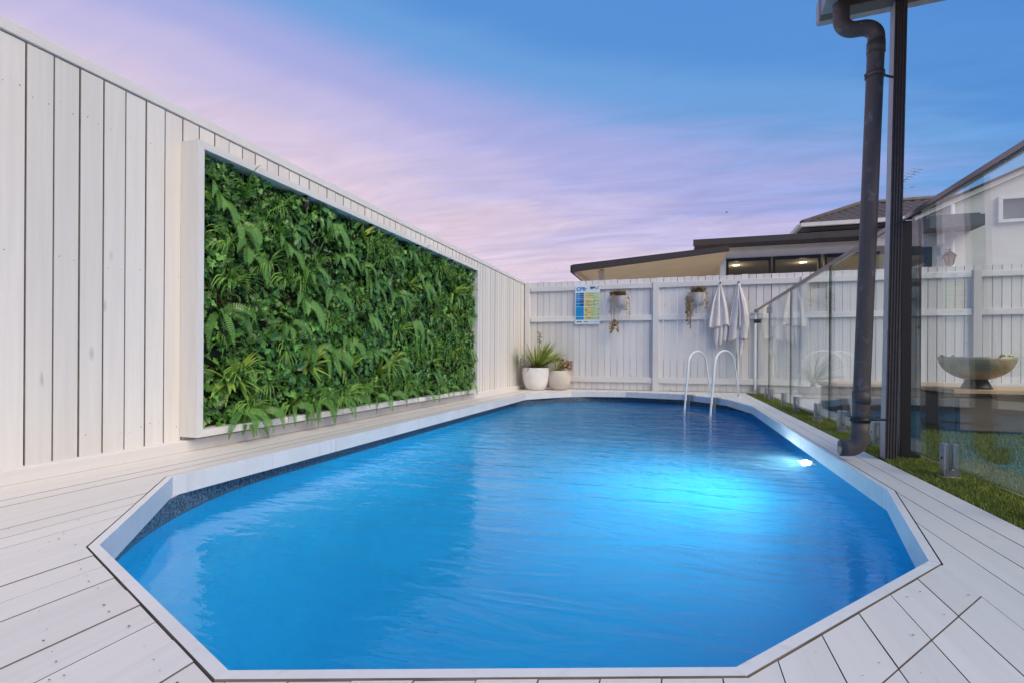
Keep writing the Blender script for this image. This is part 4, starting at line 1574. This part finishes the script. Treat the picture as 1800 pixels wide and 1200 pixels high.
for k in range(5):
    m = MB(); m.box(-.04, 1.14, -.03 + k * .15, -.03 + k * .15 + .145, .2885, .316, 0, .003); m.build('table_slat', m_table, w2_)

t = NT('rusty_cast_bowl')
co = t.coord('Object')
n = t.noise(co, 6, 6, .6)
t.l.new(t.ramp(n, [(0.35, (0.36, 0.32, 0.24)), (0.55, (0.52, 0.45, 0.33)), (0.72, (0.52, 0.30, 0.16))]), t.b.inputs['Base Color'])
t.b.inputs['Roughness'].default_value = 0.55; t.b.inputs['Metallic'].default_value = 0.35
t.bump(t.noise(co, 40, 4), .2, .004)
fb = thing('fire_bowl', (2.13, 4.75, .3185), 'wide rusty metal fire bowl on a black conical stand behind the glass', 'fire bowl')
m = MB()
prof = []
for k in range(15):
    a = k / 14 * radians(84)
    prof.append((.222 * sin(a) / sin(radians(84)), .062 + .165 * (1 - cos(a))))
prof += [(.228, .232), (.222, .236), (.214, .23)] + [(.20 * sin(radians(84) * (1 - k / 8)), .075 + .155 * (1 - cos(radians(84) * (1 - k / 8)))) for k in range(9)]
m.lathe([(max(r, .0005), z) for r, z in prof], seg=48); m.build('bowl', t.m, fb)
m = MB(); m.lathe([(.0005, .0005), (.095, .0005), (.09, .012), (.062, .072), (.0005, .074)], seg=32); m.build('stand', m_black, fb)
for a in (0, pi / 2, pi, 3 * pi / 2):
    m = MB()
    pts = [(.21, 0, .232), (.232, -.0, .246), (.25, 0, .242)]
    m.tube([(x * cos(a + .2), x * sin(a + .2), z) for x, _, z in pts], [.008, .010, .007], 8)
    m.build('handle', M_plain('brass', (0.5, 0.38, .2), .4, .6), fb)

# ================================================================== neighbours beyond the back fence
m = MB()
m.poly([(-8, 9.2, -0.03), (9, 9.2, -0.03), (9, 18, -0.03), (-8, 18, -0.03)])
tag(m.build('bounce_ground', M_plain('bounce_pale', (0.62, 0.58, 0.52), 0.8, var=0.06, scale=1.5)), kind='structure')  # unseen pale ground added to bounce light up under the patio cover

m_soffit = M_plain('patio_cover_cream', (0.88, 0.71, 0.43), 0.6, var=0.06, scale=2)
m_fas = M_plain('fascia_brown', (0.055, 0.045, 0.042), 0.5, var=0.1)
m_cream = M_plain('cream_post', (0.72, 0.62, 0.46), 0.6)
m_wallw = M_plain('render_white', (0.80, 0.77, 0.72), 0.7, var=0.05, scale=3)
m_wallg = M_plain('weatherboard_grey', (0.72, 0.72, 0.69), 0.7, var=0.06, scale=3)

pc = thing('patio_cover', (-2.2, 11.5, 0), 'neighbour patio cover with cream underside and dark edge beyond the fence', 'patio cover')


def slopez(x, z0, s=0.0745): return z0 + (x + 2.23) * s


m = MB()
x0, x1 = -2.2, 0.98
for yy0, yy1 in ((11.5, 16.5),):
    a, b = slopez(x0, 2.50), slopez(x1, 2.50)
    m.v = [(x0, 11.56, a), (x1, 11.56, b), (x1, 16.5, b), (x0, 16.5, a), (x0, 11.56, a + .03), (x1, 11.56, b + .03), (x1, 16.5, b + .03), (x0, 16.5, a + .03)]
    for q in ((0, 3, 2, 1), (4, 5, 6, 7), (0, 1, 5, 4), (1, 2, 6, 5), (2, 3, 7, 6), (3, 0, 4, 7)): m.face(list(q))
local(m, (-2.2, 11.5, 0)).build('cover_panel', m_soffit, pc)
m = MB()
a, b = slopez(-2.23, 2.46), slopez(1.0, 2.50)
m.v = [(-2.23, 11.44, a), (1.0, 11.44, b), (1.0, 11.56, b), (-2.23, 11.56, a), (-2.23, 11.44, a + .15), (1.0, 11.44, b + .10), (1.0, 11.56, b + .10), (-2.23, 11.56, a + .15)]
for q in ((0, 3, 2, 1), (4, 5, 6, 7), (0, 1, 5, 4), (1, 2, 6, 5), (2, 3, 7, 6), (3, 0, 4, 7)): m.face(list(q))
local(m, (-2.2, 11.5, 0)).build('front_gutter', m_fas, pc)
m = MB(); m.box(-.10, -.002, .062, 5.0, 2.46, 2.62); m.build('side_gutter', m_fas, pc)
m = MB(); m.box(.0, .05, .065, 5.0, 2.41, 2.497); m.build('side_beam', m_cream, pc)
for xx in (.52,):
    m = MB(); m.box(xx, xx + .09, .35, .44, 0, 2.53); m.build('post', m_cream, pc)
    m = MB(); m.box(xx - .03, xx + .1, .30, .349, 2.34, 2.50); m.build('post_bracket', m_cream, pc)

nh = thing('neighbour_house', (2.5, 13.2, 0), 'low neighbour house with dark flat roof edge and a row of windows', 'house')
NO = (2.5, 13.2, 0)


def nbox(name, mat, *a):
    m = MB(); m.box(*a); local(m, NO).build(name, mat, nh)


nbox('roof', m_fas, .38, 6.6, 12.7, 17.0, 3.12, 3.25)
nbox('gutter', m_fas, .34, 6.6, 12.58, 12.699, 3.12, 3.25)
nbox('wall', m_wallw, .97, 6.5, 13.1, 13.2, 2.87, 3.118)
nbox('wall', m_wallw, .97, 6.5, 13.1, 13.2, 0.0, 1.9)
nbox('corner_post', m_whitepl, .955, 1.07, 13.06, 13.098, 0, 3.11)
nbox('eave_beam', m_wallw, 1.075, 6.5, 13.04, 13.098, 3.02, 3.115)
nbox('side_wall', m_wallw, .97, 1.07, 13.202, 16.8, 0, 3.11)
m_room = M_plain('room_wall', (0.66, 0.58, 0.43), 0.8)
nbox('room_wall', m_room, 1.08, 6.4, 15.6, 15.7, 0, 3.1)
nbox('ceiling', m_room, 1.08, 6.4, 13.21, 15.59, 2.86, 2.90)
for (a, b) in ((1.085, 2.03), (2.07, 3.03), (3.10, 3.95), (4.0, 4.9), (4.95, 6.0)):
    wv_ = MB()
    for bx4 in ((a, b, 13.08, 13.16, 2.80, 2.868), (a, b, 13.08, 13.16, 1.902, 1.96), (a, a + .05, 13.081, 13.159, 1.961, 2.799), (b - .05, b, 13.081, 13.159, 1.961, 2.799)):
        wv_.box(*bx4)
    fr_ = local(wv_, NO).build('window', m_black, nh)
    g_ = MB(); g_.box(a + .051, b - .051, 13.11, 13.118, 1.962, 2.798)
    local(g_, NO).build('pane', m_wglass, fr_)
for (xx, yy) in ((1.38, 14.0), (2.86, 14.0), (4.3, 14.0)):
    g_ = MB(); g_.lathe([(.0005, 2.852), (.075, 2.852), (.085, 2.857)], (xx - NO[0], yy - NO[1], 0), 16)
    dl_ = g_.build('downlight', M_emit('downlight', (1.0, 0.93, 0.75), 4), nh)
    ld = bpy.data.lights.new('downlight_glow', 'POINT'); ld.energy = 1.4; ld.color = (1.0, 0.86, 0.62); ld.shadow_soft_size = 0.08
    lo_ = bpy.data.objects.new('downlight_glow', ld); C.objects.link(lo_); lo_.parent = dl_; lo_.location = (xx - NO[0], yy - NO[1], 2.72)

# tiled house behind
th = thing('tiled_house', (6.0, 19.2, 0), 'house with a hipped brown tile roof rising behind the low house', 'house')
TO = (6.0, 19.2, 0)
m = MB(); m.box(4.2, 12.0, 19.6, 27, 0, 4.78); local(m, TO).build('wall', m_wallg, th)
ez, ex0, ey0 = 4.93, 3.86, 19.0
rz_, rx0, ry0 = 6.35, 6.55, 22.6
m = MB()
m.v = [(ex0, ey0, ez), (12.4, ey0, ez), (12.4, ry0, rz_), (rx0, ry0, rz_), (ex0, 27.4, ez), (ex0 + .02, ey0 + .02, ez - .04), (12.4, ey0 + .02, ez - .04), (ex0 + .02, 27.4, ez - .04)]
m.face([0, 1, 2, 3]); m.face([0, 3, 4]); m.face([5, 7, 6])
local(m, TO).build('roof', M_plain('roof_underlay', (0.05, 0.045, 0.042), 0.9), th)
m_tile = M_plain('roof_tile', (0.13, 0.105, 0.095), 0.75, var=0.25, scale=7, rnd_obj=True)
tm = MB()
tw, tl = 0.30, 0.36
for k in range(6):
    a0, a1 = k / 6, (k + 1) / 6
    z0_, z1_ = .028 * sin(a0 * pi), .028 * sin(a1 * pi)
    tm.poly([(a0 * tw, 0, .018 + z0_), (a1 * tw, 0, .018 + z1_), (a1 * tw, tl, z1_), (a0 * tw, tl, z0_)], smooth=True)
    tm.poly([(a0 * tw, 0, 0.0), (a1 * tw, 0, 0.0), (a1 * tw, 0, .018 + z1_), (a0 * tw, 0, .018 + z0_)])
tme = tm.mesh('tile', m_tile)
slope = atan2(rz_ - ez, ry0 - ey0)
SL = sqrt((rz_ - ez) ** 2 + (ry0 - ey0) ** 2)
cnt = 0
for r in range(int(SL / .33)):
    f = r * .33 / SL
    yb, zb = ey0 + (ry0 - ey0) * f, ez + (rz_ - ez) * f
    xs0 = ex0 + (rx0 - ex0) * f
    x = math.ceil((xs0 - .05) / tw) * tw
    while x < 10.6 and cnt < 290:
        if x < 9.3:
            obj('tile', tme, th, (x - TO[0], yb - TO[1] - .02, zb + .012), (slope, 0, 0)); cnt += 1
        x += tw
m = MB(); m.tube([(ex0, ey0, ez + .05), (rx0, ry0, rz_ + .06), (12.4, ry0, rz_ + .06)], .09, 8); local(m, TO).build('ridge_capping', m_tile, th)
m = MB(); m.box(ex0 - .06, 12.4, ey0 - .13, ey0 - .01, ez - .10, ez + .02); local(m, TO).build('gutter', m_wallw, th)
m = MB(); m.box(ex0 - .12, ex0 - .005, ey0 - .005, 27.4, ez - .10, ez + .02); local(m, TO).build('side_gutter', m_wallw, th)
m = MB(); m.box(ex0, 12.3, ey0 + .03, 19.6, ez - .13, ez - .05); local(m, TO).build('eave_lining', m_fas, th)

an = thing('tv_antenna', (6.93, 19.9, 5.24), 'thin metal television antenna on a mast above the tiled roof', 'antenna')
m = MB(); m.tube([(0, 0, 0), (0, 0, 1.32)], .018, 6); m.build('mast', m_steel, an)
m = MB(); m.tube([(-.12, 0, .98), (.42, .1, 1.42)], .011, 5)
m.tube([(-.1, 0, .86), (.36, .1, .90)], .010, 5); m.build('boom', m_steel, an)
for k in range(7):
    f = k / 6
    x_, z_ = -.1 + .52 * f, .99 + .42 * f
    m = MB(); m.tube([(x_ - .16, -.1, z_ + .03), (x_ + .16, .1, z_ - .02 + .04)], .008, 5); m.build('element', m_steel, an)

# white gabled house seen through the near glass panes
gh = thing('gabled_house', (6.0, 11.2, 0), 'white house with a sloping gable and small window beyond the fence at right', 'house')
HO = (6.0, 11.2, 0)


def extr(name, pts_xz, y0, y1, mat, root=gh, o=HO):
    m = MB(); n = len(pts_xz)
    m.v = [(p[0], y0, p[1]) for p in pts_xz] + [(p[0], y1, p[1]) for p in pts_xz]
    m.face(list(range(n))); m.face([2 * n - 1 - i for i in range(n)])
    for i in range(n):
        j = (i + 1) % n
        m.face([j, i, n + i, n + j])
    return local(m, o).build(name, mat, root)


extr('wall', [(4.15, 0), (8.9, 0), (8.9, 4.2), (7.9, 4.72), (4.15, 3.07)], 11.2, 16, m_wallg)
extr('barge_board', [(3.95, 2.99), (3.95, 3.08), (7.9, 4.82), (7.9, 4.725)], 11.10, 11.199, m_wallw)
extr('roof', [(3.93, 3.082), (3.93, 3.11), (7.9, 4.85), (7.9, 4.822)], 11.02, 16.2, m_fas)
m = MB(); m.box(4.155, 4.93, 10.75, 11.19, 2.81, 3.0); m.box(4.155, 4.93, 10.9, 11.192, 3.001, 3.06); local(m, HO).build('awning', M_plain('awning_slate', (0.12, 0.15, 0.16), 0.6), gh)
wv_ = MB()
for bx4 in ((5.30, 6.3, 11.14, 11.198, 2.92, 2.97), (5.30, 6.3, 11.14, 11.198, 3.32, 3.37), (5.30, 5.36, 11.141, 11.197, 2.971, 3.319), (6.24, 6.3, 11.141, 11.197, 2.971, 3.319), (5.75, 5.80, 11.142, 11.196, 2.971, 3.319)):
    wv_.box(*bx4)
fr_ = local(wv_, HO).build('window', m_whitepl, gh)
g_ = MB(); g_.box(5.361, 6.239, 11.17, 11.178, 2.972, 3.318); local(g_, HO).build('pane', M_glass('pane_grey', (0.75, 0.78, 0.76)), fr_)
wv_ = MB(); wv_.box(4.17, 4.34, 11.15, 11.198, 2.02, 2.56); fr_ = local(wv_, HO).build('window', M_plain('dark_window', (0.05, 0.07, 0.09), 0.2), gh)
m = MB(); m.box(4.42, 4.51, 11.1, 11.198, 2.59, 2.76, 0, .006); local(m, HO).build('meter_box', m_whitepl, gh)
m = MB(); m.tube([(4.42, 11.16, 2.71), (4.2, 11.16, 2.70)], .010, 6); local(m, HO).build('conduit', m_whitepl, gh)
m = MB(); m.tube([(4.62, 11.12, 0), (4.62, 11.12, 3.28)], .04, 12); local(m, HO).build('downpipe', m_whitepl, gh)

ln = thing('wall_lantern', (4.50, 10.90, 2.17), 'black coach lantern with yellowed glass on the gabled house wall', 'lantern')
m = MB(); m.lathe([(.0005, 0), (.05, 0), (.055, .02), (.085, .165), (.075, .17)], seg=6, smooth=False); m.build('glass_body', M_plain('lantern_glass', (0.34, 0.27, 0.15), 0.3), ln)
m = MB(); m.lathe([(.105, .168), (.10, .18), (.04, .235), (.02, .25), (.012, .275), (.018, .285), (.0005, .295)], seg=6, smooth=False); m.build('cap', m_black, ln)
for k in range(6):
    a = 2 * pi * k / 6
    m = MB(); m.tube([(.056 * cos(a), .056 * sin(a), .01), (.089 * cos(a), .089 * sin(a), .168)], .005, 4); m.build('bar', m_black, ln)
m = MB(); m.tube([(0, 0, .28), (0, .12, .30), (0, .20, .18), (0, .29, .18)], .008, 6); m.build('arm', m_black, ln)

# tree top showing over the patio cover
tr = thing('tree', (-1.1, 21, 0), 'leafy tree top just showing above the dark edge of the patio cover', 'tree')
m = MB(); m.tube([(0, 0, 0), (.05, 0, 2.2), (.1, 0, 3.9)], [.14, .1, .05], 8); m.build('trunk', m_dry, tr)
m = MB()
for _ in range(900):
    a, b = rnd(0, 2 * pi), rnd(-1, 1)
    r = rnd(.35, 1) ** .5
    p = Vector((cos(a) * sqrt(1 - b * b) * r * .75, sin(a) * sqrt(1 - b * b) * r * .75, 3.85 + b * r * .6 + rnd(-.05, .05)))
    leaf(m, p, Vector((rnd(-1, 1), rnd(-1, 1), rnd(-.5, .6))), Vector((rnd(-1, 1), -1, rnd(0, 1))), rnd(.07, .13), OVAL, random.random(), 0, .2)
m.build('crown', M_leaf('tree_leaf', (0.06, 0.10, 0.015), (0.26, 0.34, 0.06), .5, .3), tr)

# bird far off
bd = MB()
bd.tube([(-.35, 0, 0), (0, 0, .03), (.4, 0, .05)], [.02, .09, .02], 8)
bd.poly([(-.08, 0, .04), (.15, 0, .05), (.05, -.7, .22)]); bd.poly([(.15, 0, .05), (-.08, 0, .04), (-.02, .7, .26)])
bo = bd.build('bird', m_black)
bo.location = (4.96, 60, 16.24)
bo.scale = (.45, .45, .45)
tag(bo, 'tiny dark bird gliding in the pale sky above the patio cover', 'bird')
